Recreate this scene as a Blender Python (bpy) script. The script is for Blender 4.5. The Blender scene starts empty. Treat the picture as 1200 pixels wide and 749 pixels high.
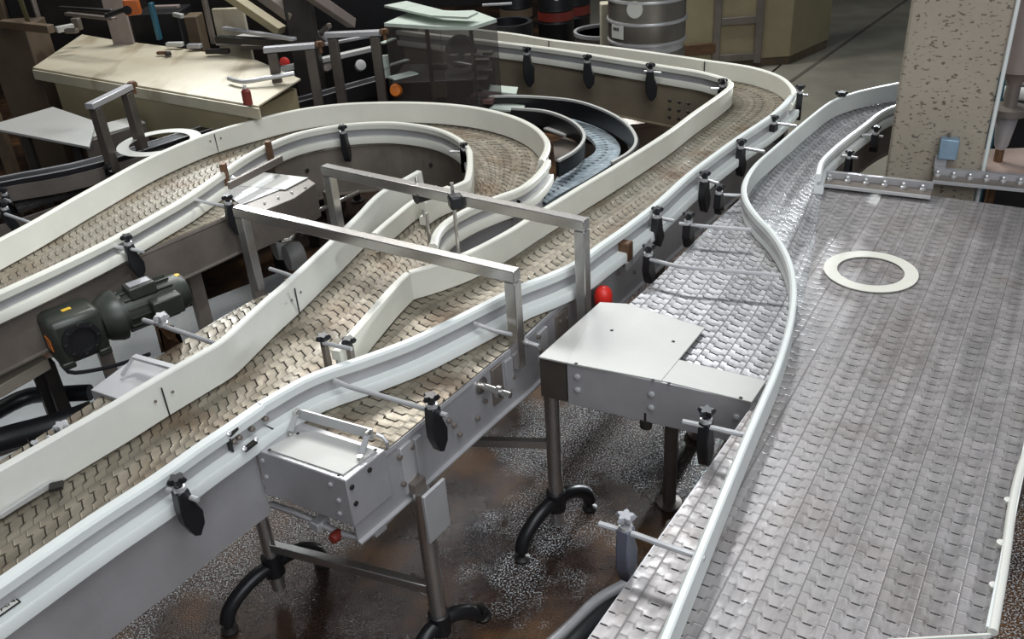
import bpy, bmesh, math, random
from mathutils import Vector, Matrix
random.seed(7)
sc = bpy.context.scene
COL = sc.collection
# ------------------------------------------------------------------ camera
F, PX, PY, CZ = 1080.0, 600.0, 374.5, 2.45
down = Vector((729-PX, 2238-PY, F)).normalized()
fw = Vector((0, 0, 1)); AY = (fw - down*fw.dot(down)).normalized(); AX = down.cross(AY)
def ray(x, y):
    v = Vector((x-PX, y-PY, F)); return Vector((AX.dot(v), AY.dot(v), -down.dot(v)))
def at(x, y, z=.85):                       # the point at height z that the photograph shows there
    r = ray(x, y); t = (z-CZ)/r.z
    return Vector((r.x*t, r.y*t, z))
def height(xy, px, py):                    # height on the vertical through xy, seen at px, py
    r = ray(px, py)
    s = (xy[0]*r.x+xy[1]*r.y)/(r.x*r.x+r.y*r.y)
    return CZ + r.z*s
cam = bpy.data.cameras.new('camera'); co = bpy.data.objects.new('camera', cam); COL.objects.link(co)
cam.sensor_fit = 'HORIZONTAL'; cam.sensor_width = 36; cam.lens = 36*F/1200
right = ray(PX+1, PY)-ray(PX, PY); dn = ray(PX, PY+1)-ray(PX, PY); fwd = ray(PX, PY).normalized()
M = Matrix((right.normalized(), -dn.normalized(), -fwd)).transposed().to_4x4()
M.translation = Vector((0, 0, CZ)); co.matrix_world = M
cam.clip_start = .05
sc.camera = co
# ------------------------------------------------------------------ materials
def node_mat(name):
    m = bpy.data.materials.new(name); m.use_nodes = True
    return m, m.node_tree.nodes, m.node_tree.links, m.node_tree.nodes['Principled BSDF']
def mat(name, c, rough=.5, metal=0., var=.15, scale=6., c2=None, bump=0., bscale=60., spec=.5, alpha=1., trans=0.):
    m, N, L, b = node_mat(name)
    tc = N.new('ShaderNodeTexCoord'); nz = N.new('ShaderNodeTexNoise'); nz.inputs['Scale'].default_value = scale
    nz.inputs['Detail'].default_value = 8; nz.inputs['Roughness'].default_value = .65
    L.new(tc.outputs['Object'], nz.inputs['Vector'])
    cr = N.new('ShaderNodeValToRGB'); cr.color_ramp.elements[0].position = .3; cr.color_ramp.elements[1].position = .72
    a = c2 if c2 else tuple(x*(1-var*2) for x in c)
    cr.color_ramp.elements[0].color = (*a, 1); cr.color_ramp.elements[1].color = (*c, 1)
    L.new(nz.outputs[0], cr.inputs[0]); L.new(cr.outputs[0], b.inputs['Base Color'])
    b.inputs['Roughness'].default_value = rough; b.inputs['Metallic'].default_value = metal
    b.inputs['Specular IOR Level'].default_value = spec
    if bump:
        n2 = N.new('ShaderNodeTexNoise'); n2.inputs['Scale'].default_value = bscale; n2.inputs['Detail'].default_value = 4
        L.new(tc.outputs['Object'], n2.inputs['Vector'])
        bp = N.new('ShaderNodeBump'); bp.inputs['Strength'].default_value = bump; bp.inputs['Distance'].default_value = .01
        L.new(n2.outputs[0], bp.inputs['Height']); L.new(bp.outputs[0], b.inputs['Normal'])
    if trans: b.inputs['Transmission Weight'].default_value = trans
    if alpha < 1: b.inputs['Alpha'].default_value = alpha
    return m
def math_n(N, L, op, a, b=None, c=None):
    n = N.new('ShaderNodeMath'); n.operation = op
    for i, v in enumerate((a, b, c)):
        if v is None: continue
        if isinstance(v, (int, float)): n.inputs[i].default_value = v
        else: L.new(v, n.inputs[i])
    return n.outputs[0]
def chain(name, lane, pitch, ca, cb, stain, metal=.75, rough=.33, stain_amt=.5, seam_c=(.02, .017, .014), finger=.3, lanes=True, seam_w=.1, bumpd=.0018, faint=.5, lane_s=1., strong_w=.27, gap_s=.8):
    m, N, L, b = node_mat(name)
    uv = N.new('ShaderNodeUVMap'); sp = N.new('ShaderNodeSeparateXYZ'); L.new(uv.outputs[0], sp.inputs[0])
    u = math_n(N, L, 'DIVIDE', sp.outputs[0], lane); fu = math_n(N, L, 'FRACT', u); iu = math_n(N, L, 'FLOOR', u)
    d = math_n(N, L, 'ABSOLUTE', math_n(N, L, 'SUBTRACT', fu, .5))
    mid = math_n(N, L, 'SMOOTH_MIN', math_n(N, L, 'MAXIMUM', math_n(N, L, 'MULTIPLY', math_n(N, L, 'SUBTRACT', .26, d), 12.), 0.), 1., .1); strong = math_n(N, L, 'MAXIMUM', math_n(N, L, 'LESS_THAN', d, strong_w), faint)
    v = math_n(N, L, 'DIVIDE', sp.outputs[1], pitch)
    v = math_n(N, L, 'ADD', v, math_n(N, L, 'MULTIPLY', mid, finger))
    v = math_n(N, L, 'ADD', v, math_n(N, L, 'MULTIPLY', iu, .37))
    fv = math_n(N, L, 'FRACT', v); iv = math_n(N, L, 'FLOOR', v)
    dv = math_n(N, L, 'ABSOLUTE', math_n(N, L, 'SUBTRACT', fv, .5))       # .5 at the seam
    seam = N.new('ShaderNodeMapRange'); seam.interpolation_type = 'SMOOTHSTEP'
    seam.inputs[1].default_value = .5-seam_w; seam.inputs[2].default_value = .5-seam_w*.35; L.new(dv, seam.inputs[0])
    lm = N.new('ShaderNodeMapRange'); lm.interpolation_type = 'SMOOTHSTEP'
    lm.inputs[1].default_value = .5-.035; lm.inputs[2].default_value = .5-.012; L.new(d, lm.inputs[0])
    # little hinge gaps where the finger starts
    g = math_n(N, L, 'MULTIPLY', math_n(N, L, 'COMPARE', d, .2, .035), math_n(N, L, 'COMPARE', dv, .5, .2))
    mask = math_n(N, L, 'MAXIMUM', math_n(N, L, 'MULTIPLY', seam.outputs[0], strong), math_n(N, L, 'MULTIPLY', lm.outputs[0], lane_s if lanes else 0.))
    mask = math_n(N, L, 'MAXIMUM', mask, math_n(N, L, 'MULTIPLY', g, gap_s))
    cv = N.new('ShaderNodeCombineXYZ'); L.new(iu, cv.inputs[0]); L.new(iv, cv.inputs[1])
    wn = N.new('ShaderNodeTexWhiteNoise'); wn.noise_dimensions = '3D'; L.new(cv.outputs[0], wn.inputs[0])
    mx = N.new('ShaderNodeMixRGB'); mx.inputs[1].default_value = (*ca, 1); mx.inputs[2].default_value = (*cb, 1); L.new(wn.outputs[0], mx.inputs[0])
    tc = N.new('ShaderNodeTexCoord'); nz = N.new('ShaderNodeTexNoise'); nz.inputs['Scale'].default_value = 4.5; nz.inputs['Detail'].default_value = 7
    L.new(tc.outputs['Object'], nz.inputs['Vector'])
    sr = N.new('ShaderNodeMapRange'); sr.inputs[1].default_value = .48; sr.inputs[2].default_value = .72; sr.inputs[4].default_value = stain_amt; L.new(nz.outputs[0], sr.inputs[0])
    m2 = N.new('ShaderNodeMixRGB'); m2.inputs[2].default_value = (*stain, 1); L.new(sr.outputs[0], m2.inputs[0]); L.new(mx.outputs[0], m2.inputs[1])
    cs = N.new('ShaderNodeCombineXYZ'); L.new(math_n(N, L, 'MULTIPLY', sp.outputs[0], 38.), cs.inputs[0]); L.new(math_n(N, L, 'MULTIPLY', sp.outputs[1], 1.3), cs.inputs[1])
    ns = N.new('ShaderNodeTexNoise'); ns.inputs['Scale'].default_value = 1.; ns.inputs['Detail'].default_value = 4; L.new(cs.outputs[0], ns.inputs['Vector'])
    st = N.new('ShaderNodeMapRange'); st.inputs[1].default_value = .3; st.inputs[2].default_value = .7; st.inputs[3].default_value = .78; st.inputs[4].default_value = 1.2; L.new(ns.outputs[0], st.inputs[0])
    vs_ = N.new('ShaderNodeVectorMath'); vs_.operation = 'SCALE'; L.new(m2.outputs[0], vs_.inputs[0]); L.new(st.outputs[0], vs_.inputs['Scale']); m2 = vs_
    m3 = N.new('ShaderNodeMixRGB'); m3.inputs[2].default_value = (*seam_c, 1); L.new(mask, m3.inputs[0]); L.new(m2.outputs[0], m3.inputs[1])
    L.new(m3.outputs[0], b.inputs['Base Color'])
    b.inputs['Metallic'].default_value = metal
    n3 = N.new('ShaderNodeTexNoise'); n3.inputs['Scale'].default_value = 30; n3.inputs['Detail'].default_value = 5; L.new(tc.outputs['Object'], n3.inputs['Vector'])
    rr = N.new('ShaderNodeMapRange'); rr.inputs[1].default_value = .3; rr.inputs[2].default_value = .7; rr.inputs[3].default_value = rough-.1; rr.inputs[4].default_value = rough+.16; L.new(n3.outputs[0], rr.inputs[0])
    L.new(math_n(N, L, 'MAXIMUM', rr.outputs[0], mask), b.inputs['Roughness'])
    # domed plates: height = small crown + seam
    hgt = math_n(N, L, 'SUBTRACT', math_n(N, L, 'MULTIPLY', math_n(N, L, 'SUBTRACT', .25, math_n(N, L, 'MULTIPLY', dv, dv)), 1.2), mask)
    hgt = math_n(N, L, 'ADD', hgt, math_n(N, L, 'MULTIPLY', n3.outputs[0], .5))
    hgt = math_n(N, L, 'ADD', hgt, math_n(N, L, 'MULTIPLY', wn.outputs[0], .15))
    bp = N.new('ShaderNodeBump'); bp.inputs['Strength'].default_value = 1; bp.inputs['Distance'].default_value = bumpd
    L.new(hgt, bp.inputs['Height']); L.new(bp.outputs[0], b.inputs['Normal'])
    return m
W = mat('white_plastic', (.74, .73, .64), .42, 0, .06, 5, bump=.05, bscale=30)
WG = mat('grey_white_plastic', (.66, .66, .60), .45, 0, .06, 5)
WB = mat('cool_white_plastic', (.72, .75, .72), .4, 0, .06, 5)
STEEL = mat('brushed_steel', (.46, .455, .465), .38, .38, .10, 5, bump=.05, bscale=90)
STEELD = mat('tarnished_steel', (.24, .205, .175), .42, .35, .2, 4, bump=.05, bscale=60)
STEELL = mat('bright_steel', (.60, .60, .60), .33, .45, .06, 6)
TUBE = mat('polished_tube', (.62, .60, .57), .25, .9, .08, 12)
PLATE = mat('matte_cover_plate', (.52, .52, .49), .5, .2, .05, 4)
BLACK = mat('black_plastic', (.014, .014, .016), .38, 0, .2, 8)
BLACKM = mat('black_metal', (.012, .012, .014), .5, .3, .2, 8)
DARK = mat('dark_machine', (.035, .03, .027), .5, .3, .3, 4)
GREEN = mat('dark_green_paint', (.045, .05, .04), .42, .2, .25, 6)
BEIGE = mat('beige_paint', (.33, .28, .165), .55, 0, .1, 4)
BEIGEL = mat('pale_beige_lid', (.62, .58, .45), .5, .1, .08, 2.2, c2=(.48, .42, .30))
BROWN = mat('brown_wood', (.16, .115, .07), .6, 0, .25, 4)
RED = mat('red_plastic', (.75, .03, .02), .4, 0, .1, 8)
REDD = mat('dark_red_band', (.22, .03, .02), .45, 0, .2, 8)
ORANGE = mat('orange_plastic', (.75, .20, .02), .45, 0, .15, 8)
YELLOW = mat('yellow_tag', (.8, .5, .05), .5, 0, .1, 8)
BLUE = mat('blue_enamel', (.25, .36, .46), .35, .2, .15, 12)
TEAL = mat('teal_enamel', (.03, .12, .17), .4, 0, .15, 12)
PINK = mat('pinkish_sheet', (.33, .27, .24), .5, .1, .15, 5)
GREENW = mat('pale_green_sheet', (.55, .62, .54), .45, .1, .1, 9)
PILLARM = mat('painted_concrete', (.36, .315, .245), .75, 0, .05, 3, c2=(.30, .26, .20), bump=.25, bscale=25)
SMOKE = mat('smoked_polycarbonate', (.07, .06, .056), .12, 0, .1, 3, alpha=.5)
RUST = mat('rusty_brass', (.20, .11, .06), .5, .5, .25, 25)
INK = mat('black_print', (.02, .02, .02), .6, 0, .1, 8)
KEGM0 = mat('brownish_steel', (.30, .25, .21), .35, .5, .15, 6)
CH_M = chain('worn_slat_chain', .11, .0385, (.27, .24, .185), (.20, .175, .13), (.13, .075, .035), .4, .38, .8, seam_c=(.035, .028, .02), seam_w=.085, faint=.4, lane_s=.2, strong_w=.24)
CH_T = chain('clean_slat_chain', .0773, .0395, (.36, .34, .335), (.32, .305, .30), (.24, .205, .185), .5, .40, .5, seam_c=(.06, .055, .055), seam_w=.075, finger=.2, faint=.3, lane_s=.4, strong_w=.12, gap_s=.35)
CH_T2 = chain('bright_slat_chain', .0773, .0395, (.42, .42, .425), (.33, .33, .335), (.26, .24, .22), .55, .34, .4, seam_c=(.05, .05, .05), seam_w=.09, finger=.22, faint=.5, lane_s=.5, strong_w=.2, gap_s=.5)
CH_B = chain('blue_grey_curve_chain', .22, .042, (.44, .52, .56), (.36, .43, .47), (.14, .17, .20), .4, .35, .5, lanes=False, finger=.25, bumpd=.001)
CH_D = chain('dark_roller_chain', .04, .035, (.12, .11, .11), (.06, .055, .055), (.03, .03, .03), .5, .4, .5)
# pitting on the concrete
nt = PILLARM.node_tree; N, L = nt.nodes, nt.links; b = N['Principled BSDF']
tc = N.new('ShaderNodeTexCoord'); mp = N.new('ShaderNodeMapping'); mp.inputs['Scale'].default_value = (1, 1, 2.0); n1 = N.new('ShaderNodeTexNoise'); n1.inputs['Scale'].default_value = 44; n1.inputs['Detail'].default_value = 3
L.new(tc.outputs['Object'], mp.inputs[0]); L.new(mp.outputs[0], n1.inputs['Vector'])
r1 = N.new('ShaderNodeMapRange'); r1.inputs[1].default_value = .40; r1.inputs[2].default_value = .36; L.new(n1.outputs[0], r1.inputs[0])
mx = N.new('ShaderNodeMixRGB'); mx.inputs[2].default_value = (.12, .10, .075, 1); L.new(r1.outputs[0], mx.inputs[0])
src = b.inputs['Base Color'].links[0].from_socket; L.new(src, mx.inputs[1]); L.new(mx.outputs[0], b.inputs['Base Color'])
LIT_PATCHES = ((.22, 3.15, .34), (.45, 3.25, .3), (.12, 2.75, .24), (.24, 2.62, .12), (.12, 2.45, .08), (-.04, 2.36, .15), (-.12, 2.28, .1), (-.92, 2.72, .16), (-1.2, 2.6, .2), (-1.0, 2.85, .2), (-.7, 2.75, .12), (-1.45, 2.4, .2), (1.45, 2.3, .6), (1.2, 1.9, .3), (-1.9, 3.6, .8), (-2.4, 3.0, .6))
def floor_mat(name, c1, c2, c3, rough, bump, wet=True):
    m, N, L, b = node_mat(name)
    tc = N.new('ShaderNodeTexCoord'); a = N.new('ShaderNodeTexNoise'); a.inputs['Scale'].default_value = 2.2; a.inputs['Detail'].default_value = 9; a.inputs['Roughness'].default_value = .6
    L.new(tc.outputs['Object'], a.inputs['Vector'])
    cr = N.new('ShaderNodeValToRGB'); e = cr.color_ramp.elements; e[0].position = .36; e[0].color = (*c1, 1); e[1].position = .66; e[1].color = (*c3, 1)
    k = e.new(.52); k.color = (*c2, 1)
    L.new(a.outputs[0], cr.inputs[0])
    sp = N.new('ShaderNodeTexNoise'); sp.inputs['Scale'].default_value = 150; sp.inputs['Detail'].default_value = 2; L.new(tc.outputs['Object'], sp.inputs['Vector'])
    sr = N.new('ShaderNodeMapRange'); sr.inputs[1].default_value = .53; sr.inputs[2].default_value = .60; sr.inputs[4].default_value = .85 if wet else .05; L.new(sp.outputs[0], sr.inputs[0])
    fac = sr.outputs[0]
    if wet:                                   # sparkling pools of light painted as pale specks into the floor colour
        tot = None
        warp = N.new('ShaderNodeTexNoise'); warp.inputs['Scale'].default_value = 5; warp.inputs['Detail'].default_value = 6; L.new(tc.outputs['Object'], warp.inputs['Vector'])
        for cx, cy, rr in LIT_PATCHES:
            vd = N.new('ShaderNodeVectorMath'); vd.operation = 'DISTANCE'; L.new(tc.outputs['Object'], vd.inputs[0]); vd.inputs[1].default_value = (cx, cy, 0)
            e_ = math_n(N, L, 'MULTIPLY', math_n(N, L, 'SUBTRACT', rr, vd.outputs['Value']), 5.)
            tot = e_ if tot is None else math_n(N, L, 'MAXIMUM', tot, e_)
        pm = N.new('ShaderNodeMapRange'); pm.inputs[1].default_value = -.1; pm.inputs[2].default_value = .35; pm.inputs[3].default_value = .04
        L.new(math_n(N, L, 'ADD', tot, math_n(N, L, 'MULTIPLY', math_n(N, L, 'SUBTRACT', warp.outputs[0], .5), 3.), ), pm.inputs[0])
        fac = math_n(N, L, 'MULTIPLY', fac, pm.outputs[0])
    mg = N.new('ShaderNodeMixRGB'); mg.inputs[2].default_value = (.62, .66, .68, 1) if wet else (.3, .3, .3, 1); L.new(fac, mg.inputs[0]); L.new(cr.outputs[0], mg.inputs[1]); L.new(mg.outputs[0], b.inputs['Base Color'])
    n2 = N.new('ShaderNodeTexNoise'); n2.inputs['Scale'].default_value = 190 if wet else 60; n2.inputs['Detail'].default_value = 2; L.new(tc.outputs['Object'], n2.inputs['Vector'])
    r = N.new('ShaderNodeMapRange'); r.inputs[1].default_value = .35; r.inputs[2].default_value = .65; r.inputs[3].default_value = rough-.08; r.inputs[4].default_value = rough+.15; L.new(a.outputs[0], r.inputs[0]); L.new(r.outputs[0], b.inputs['Roughness'])
    bp = N.new('ShaderNodeBump'); bp.inputs['Strength'].default_value = bump; bp.inputs['Distance'].default_value = .01; L.new(n2.outputs[0], bp.inputs['Height']); L.new(bp.outputs[0], b.inputs['Normal'])
    return m
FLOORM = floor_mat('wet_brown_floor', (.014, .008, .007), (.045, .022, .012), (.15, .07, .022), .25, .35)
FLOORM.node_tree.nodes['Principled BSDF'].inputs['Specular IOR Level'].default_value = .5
FLOORB = floor_mat('beige_floor', (.22, .205, .16), (.25, .235, .185), (.28, .265, .21), .5, .1, False)
WALLM = mat('dark_hall_wall', (.03, .028, .027), .7, 0, .3, 2)
# ------------------------------------------------------------------ mesh helpers
class MB:
    def __init__(s): s.bm = bmesh.new(); s.uv = None; s.bev = 0
    def face(s, vs):
        try: return s.bm.faces.new(vs)
        except ValueError: return None
    def prism(s, top, dz):                      # polygon of 3-D points, thickness downwards
        a = [s.bm.verts.new(p) for p in top]; b = [s.bm.verts.new(Vector(p)-Vector((0, 0, dz))) for p in top]
        s.face(a); s.face(b[::-1])
        for i in range(len(a)): s.face([a[i-1], b[i-1], b[i], a[i]])
        return s
    def box(s, c, size, X=None, Z=None):        # oriented box about its centre
        Z = Vector(Z or (0, 0, 1)).normalized(); X = Vector(X or (1, 0, 0)); X = (X-Z*X.dot(Z)).normalized(); Y = Z.cross(X)
        c = Vector(c); v = []
        for k in (-.5, .5):
            for i, j in ((-.5, -.5), (.5, -.5), (.5, .5), (-.5, .5)):
                v.append(s.bm.verts.new(c+X*size[0]*i+Y*size[1]*j+Z*size[2]*k))
        for f in ((3, 2, 1, 0), (4, 5, 6, 7), (0, 1, 5, 4), (1, 2, 6, 5), (2, 3, 7, 6), (3, 0, 4, 7)): s.face([v[i] for i in f])
        return s
    def beam(s, a, b, w, h):                    # bar from a to b, h upright
        a = Vector(a); b = Vector(b); d = b-a; up = Vector((0, 0, 1)) if abs(d.normalized().z) < .9 else Vector((0, 1, 0))
        side = d.cross(up).normalized(); u2 = side.cross(d).normalized()
        return s.box((a+b)/2, (d.length, w, h), d, u2)
    def post(s, xy, z0, z1, w, d, X=(1, 0, 0)): return s.box((xy[0], xy[1], (z0+z1)/2), (w, d, z1-z0), X)
    def tube(s, pts, r, n=10, closed=False):
        pts = [Vector(p) for p in pts]; rings = []; prev = None
        for i, p in enumerate(pts):
            t = ((pts[min(i+1, len(pts)-1)]-pts[max(i-1, 0)])).normalized()
            if prev is None: u = t.cross(Vector((0, 0, 1)) if abs(t.z) < .9 else Vector((1, 0, 0))).normalized()
            else: u = (prev-t*prev.dot(t)).normalized()
            prev = u; w = t.cross(u); rr = r[i] if isinstance(r, (list, tuple)) else r
            rings.append([s.bm.verts.new(p+(u*math.cos(a)+w*math.sin(a))*rr) for a in [2*math.pi*k/n for k in range(n)]])
        for A, B in zip(rings, rings[1:]):
            for k in range(n): s.face([A[k], A[(k+1) % n], B[(k+1) % n], B[k]])
        s.face(rings[0][::-1]); s.face(rings[-1])
        return s
    def lathe(s, base, prof, axis=(0, 0, 1), n=24):
        base = Vector(base); ax = Vector(axis).normalized()
        u = ax.cross(Vector((0, 0, 1)) if abs(ax.z) < .9 else Vector((1, 0, 0))).normalized(); w = ax.cross(u); rings = []
        for r, h in prof:
            if r <= 1e-6: rings.append([s.bm.verts.new(base+ax*h)])
            else: rings.append([s.bm.verts.new(base+ax*h+(u*math.cos(a)+w*math.sin(a))*r) for a in [2*math.pi*k/n for k in range(n)]])
        for A, B in zip(rings, rings[1:]):
            for k in range(n):
                k2 = (k+1) % n
                if len(A) == 1 and len(B) == 1: continue
                if len(A) == 1: s.face([A[0], B[k2], B[k]])
                elif len(B) == 1: s.face([A[k], A[k2], B[0]])
                else: s.face([A[k], A[k2], B[k2], B[k]])
        if len(rings[0]) > 1: s.face(rings[0][::-1])
        if len(rings[-1]) > 1: s.face(rings[-1])
        return s
    def star(s, c, r, h, n=5, axis=(0, 0, 1)):    # lobed hand knob
        c = Vector(c); A = []; B = []; C = []
        for k in range(n*4):
            a = 2*math.pi*k/(n*4); rr = r*(1+.28*math.cos(n*a))/1.28
            d = Vector((math.cos(a)*rr, math.sin(a)*rr, 0))
            A.append(s.bm.verts.new(c+d*.8)); B.append(s.bm.verts.new(c+d+Vector((0, 0, h*.5)))); C.append(s.bm.verts.new(c+d*.78+Vector((0, 0, h))))
        for P_, Q in ((A, B), (B, C)):
            for k in range(len(A)): s.face([P_[k-1], P_[k], Q[k], Q[k-1]])
        s.face(A[::-1]); s.face(C)
        s.lathe(c-Vector((0, 0, h*1.1)), [(r*.45, 0), (r*.4, h*1.12)], n=10)
        return s
    def sweep(s, path, prof, side=1, close=False):         # closed profile (outward, z) along a level path
        path = [Vector(p) for p in path]; n = len(path); rings = []
        for i, p in enumerate(path):
            t = path[min(i+1, n-1)]-path[max(i-1, 0)]; t.z = 0; t.normalize()
            o = Vector((-t.y, t.x, 0))*side
            rings.append([s.bm.verts.new(p+o*q[0]+Vector((0, 0, q[1]))) for q in prof])
        m = len(prof)
        for A, B in zip(rings, rings[1:]):
            for k in range(m): s.face([A[k], A[(k+1) % m], B[(k+1) % m], B[k]])
        s.face(rings[0][::-1]); s.face(rings[-1])
        return s
    def build(s, name, m, parent=None, bevel=0, smooth=True):
        bmesh.ops.recalc_face_normals(s.bm, faces=s.bm.faces)
        me = bpy.data.meshes.new(name); s.bm.to_mesh(me); s.bm.free()
        me.materials.append(m); o = bpy.data.objects.new(name, me); COL.objects.link(o)
        if parent:
            o.parent = parent
            o.matrix_parent_inverse = Matrix.Translation(-world_loc(parent))
        if bevel:
            bv = o.modifiers.new('bevel', 'BEVEL'); bv.width = bevel; bv.segments = 2; bv.limit_method = 'ANGLE'; bv.angle_limit = math.radians(40)
        if smooth:
            for p in me.polygons: p.use_smooth = True
            me.set_sharp_from_angle(angle=math.radians(38))
        return o
def world_loc(o):
    v = o.location.copy()
    while o.parent: v = v + o.matrix_parent_inverse.translation + Vector(); o = o.parent; v = v + o.location
    return v
def tag(o, label, cat, group=None, kind=None):
    o['label'] = label; o['category'] = cat
    if group: o['group'] = group
    if kind: o['kind'] = kind
    return o
def thing(name, loc, label, cat, group=None):
    o = bpy.data.objects.new(name, None); COL.objects.link(o); o.location = loc; o.empty_display_size = .1
    return tag(o, label, cat, group)
def struct(o): o['kind'] = 'structure'; return o
def smooth_path(pts, step=.03):
    P = [Vector(p) for p in pts]; out = []
    for i in range(len(P)-1):
        p0 = P[max(i-1, 0)]; p1 = P[i]; p2 = P[i+1]; p3 = P[min(i+2, len(P)-1)]
        n = max(1, int((p2-p1).length/step))
        # centripetal-ish: scale tangents by segment length
        d = (p2-p1).length
        t1 = (p2-p0); t1 = t1.normalized()*d if t1.length else t1; t2 = (p3-p1); t2 = t2.normalized()*d if t2.length else t2
        for k in range(n):
            t = k/n; h = (2*t**3-3*t*t+1, t**3-2*t*t+t, -2*t**3+3*t*t, t**3-t*t)
            out.append(p1*h[0]+t1*h[1]+p2*h[2]+t2*h[3])
    out.append(P[-1]); return out
def px(pts, z=.85):                        # list of (x, y) or (x, y, z) picture points to the place
    return [p if isinstance(p, Vector) else at(p[0], p[1], p[2] if len(p) > 2 else z) for p in pts]
def flat(P, z): return [Vector((p.x, p.y, z)) for p in P]
def resample(P, n):
    L_ = [0]
    for a, b in zip(P, P[1:]): L_.append(L_[-1]+(b-a).length)
    out = []; j = 0
    for i in range(n):
        d = L_[-1]*i/(n-1)
        while j < len(L_)-2 and L_[j+1] < d: j += 1
        t = (d-L_[j])/max(1e-9, L_[j+1]-L_[j]); out.append(P[j].lerp(P[j+1], min(max(t, 0), 1)))
    return out
def uvmesh(name, m, parent, verts, faces, uvs, smooth=False):
    me = bpy.data.meshes.new(name); me.from_pydata([tuple(v) for v in verts], [], faces)
    ul = me.uv_layers.new(name='UVMap')
    for lp in me.loops: ul.data[lp.index].uv = uvs[lp.vertex_index]
    me.materials.append(m); o = bpy.data.objects.new(name, me); COL.objects.link(o)
    if parent: o.parent = parent; o.matrix_parent_inverse = Matrix.Translation(-world_loc(parent))
    return o
def ribbon(name, m, parent, left, right, z=.85, thick=.02, n=None, pair=False):
    """belt between two edges: plates and a thin underside; UV in metres across and along"""
    A = flat(left, z); B = flat(right, z)
    if not pair:
        A = smooth_path(A); B = smooth_path(B); n = n or max(len(A), len(B)); A = resample(A, n); B = resample(B, n)
    n = len(A); vs = []; uv = []; fs = []; L_ = 0; C = 6
    for i in range(n):
        if i: L_ += ((A[i]+B[i])/2-(A[i-1]+B[i-1])/2).length
        w = (A[i]-B[i]).length
        for k in range(C+1):
            t = k/C; vs.append(B[i].lerp(A[i], t)); uv.append(((t-.5)*w+5, L_))
    for i in range(n-1):
        for k in range(C): a = i*(C+1)+k; fs.append((a, a+1, a+C+2, a+C+1))
    top = len(vs)
    for i in range(n):
        for q, t in ((B[i], 0), (A[i], 1)): vs.append(q-Vector((0, 0, thick))); uv.append((5.04, 0))
    for i in range(n-1):
        b0 = top+2*i; fs.append((b0, b0+2, b0+3, b0+1))
        fs.append((i*(C+1), (i+1)*(C+1), b0+2, b0)); fs.append((i*(C+1)+C, b0+1, b0+3, (i+1)*(C+1)+C))
    return uvmesh(name, m, parent, vs, fs, uv)
def seg_ribbon(name, m, parent, segs, z=.85, thick=.02):
    A = []; B = []
    for Ls, Rs in segs:
        a = flat(smooth_path(Ls), z); b = flat(smooth_path(Rs), z); n = max(len(a), len(b), 2); a = resample(a, n); b = resample(b, n)
        if A: a = a[1:]; b = b[1:]
        A += a; B += b
    return ribbon(name, m, parent, A, B, z, thick, pair=True)
Z0 = .853
def rail(root, pts, side, h=.11, z=None, mt=None, outer=.03, low=.04, lean=0., step=.03, name='guide_rail', joints=()):
    """white guide rail: inner plate with top and bottom bead, metal channel strip behind"""
    P_ = flat(smooth_path(px(pts, Z0 if z is None else z), step), Z0)
    k = lambda q: (q[0]+lean*q[1]/h, q[1])
    pr = [(0, .004), (0, h-.004), (.004, h), (outer-.006, h), (outer, h-.007), (outer, h-.030), (outer-.004, h-.035), (.012, h-.035),
          (.012, .040), (low-.004, .040), (low, .034), (low, .004), (low-.004, 0), (.004, 0)]
    o = MB().sweep(P_, [k(q) for q in pr], side).build(name, mt or W, root)
    s = MB().sweep(P_, [k(q) for q in [(.011, h-.035), (.019, h-.035), (.019, .040), (.011, .040)]], side).build('channel_strip', STEEL, o)
    return o, P_
def panel(root, pts, side, z1=.835, z0=.66, t=.004, m=None, name='side_panel', lip=.02, step=.05, z=.85):
    P_ = flat(smooth_path(px(pts, z), step), 0)
    pr = [(0, z0), (0, z1), (-lip*.2, z1+.012), (t, z1+.012), (t+.003, z1), (t, z1-.004), (t, z0+.004), (t+.012, z0), (t+.012, z0-.006), (0, z0-.006)]
    return MB().sweep(P_, pr, side).build(name, m or STEEL, root, smooth=False)
def line_bolts(root, spots, r=.008, m=None, axis=(0, 0, 1), name='bolt'):
    for p in spots:
        MB().lathe(p, [(r, 0), (r, .004), (r*.7, .007), (0, .0075)], axis, 8).build(name, m or STEELL, root)
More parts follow.
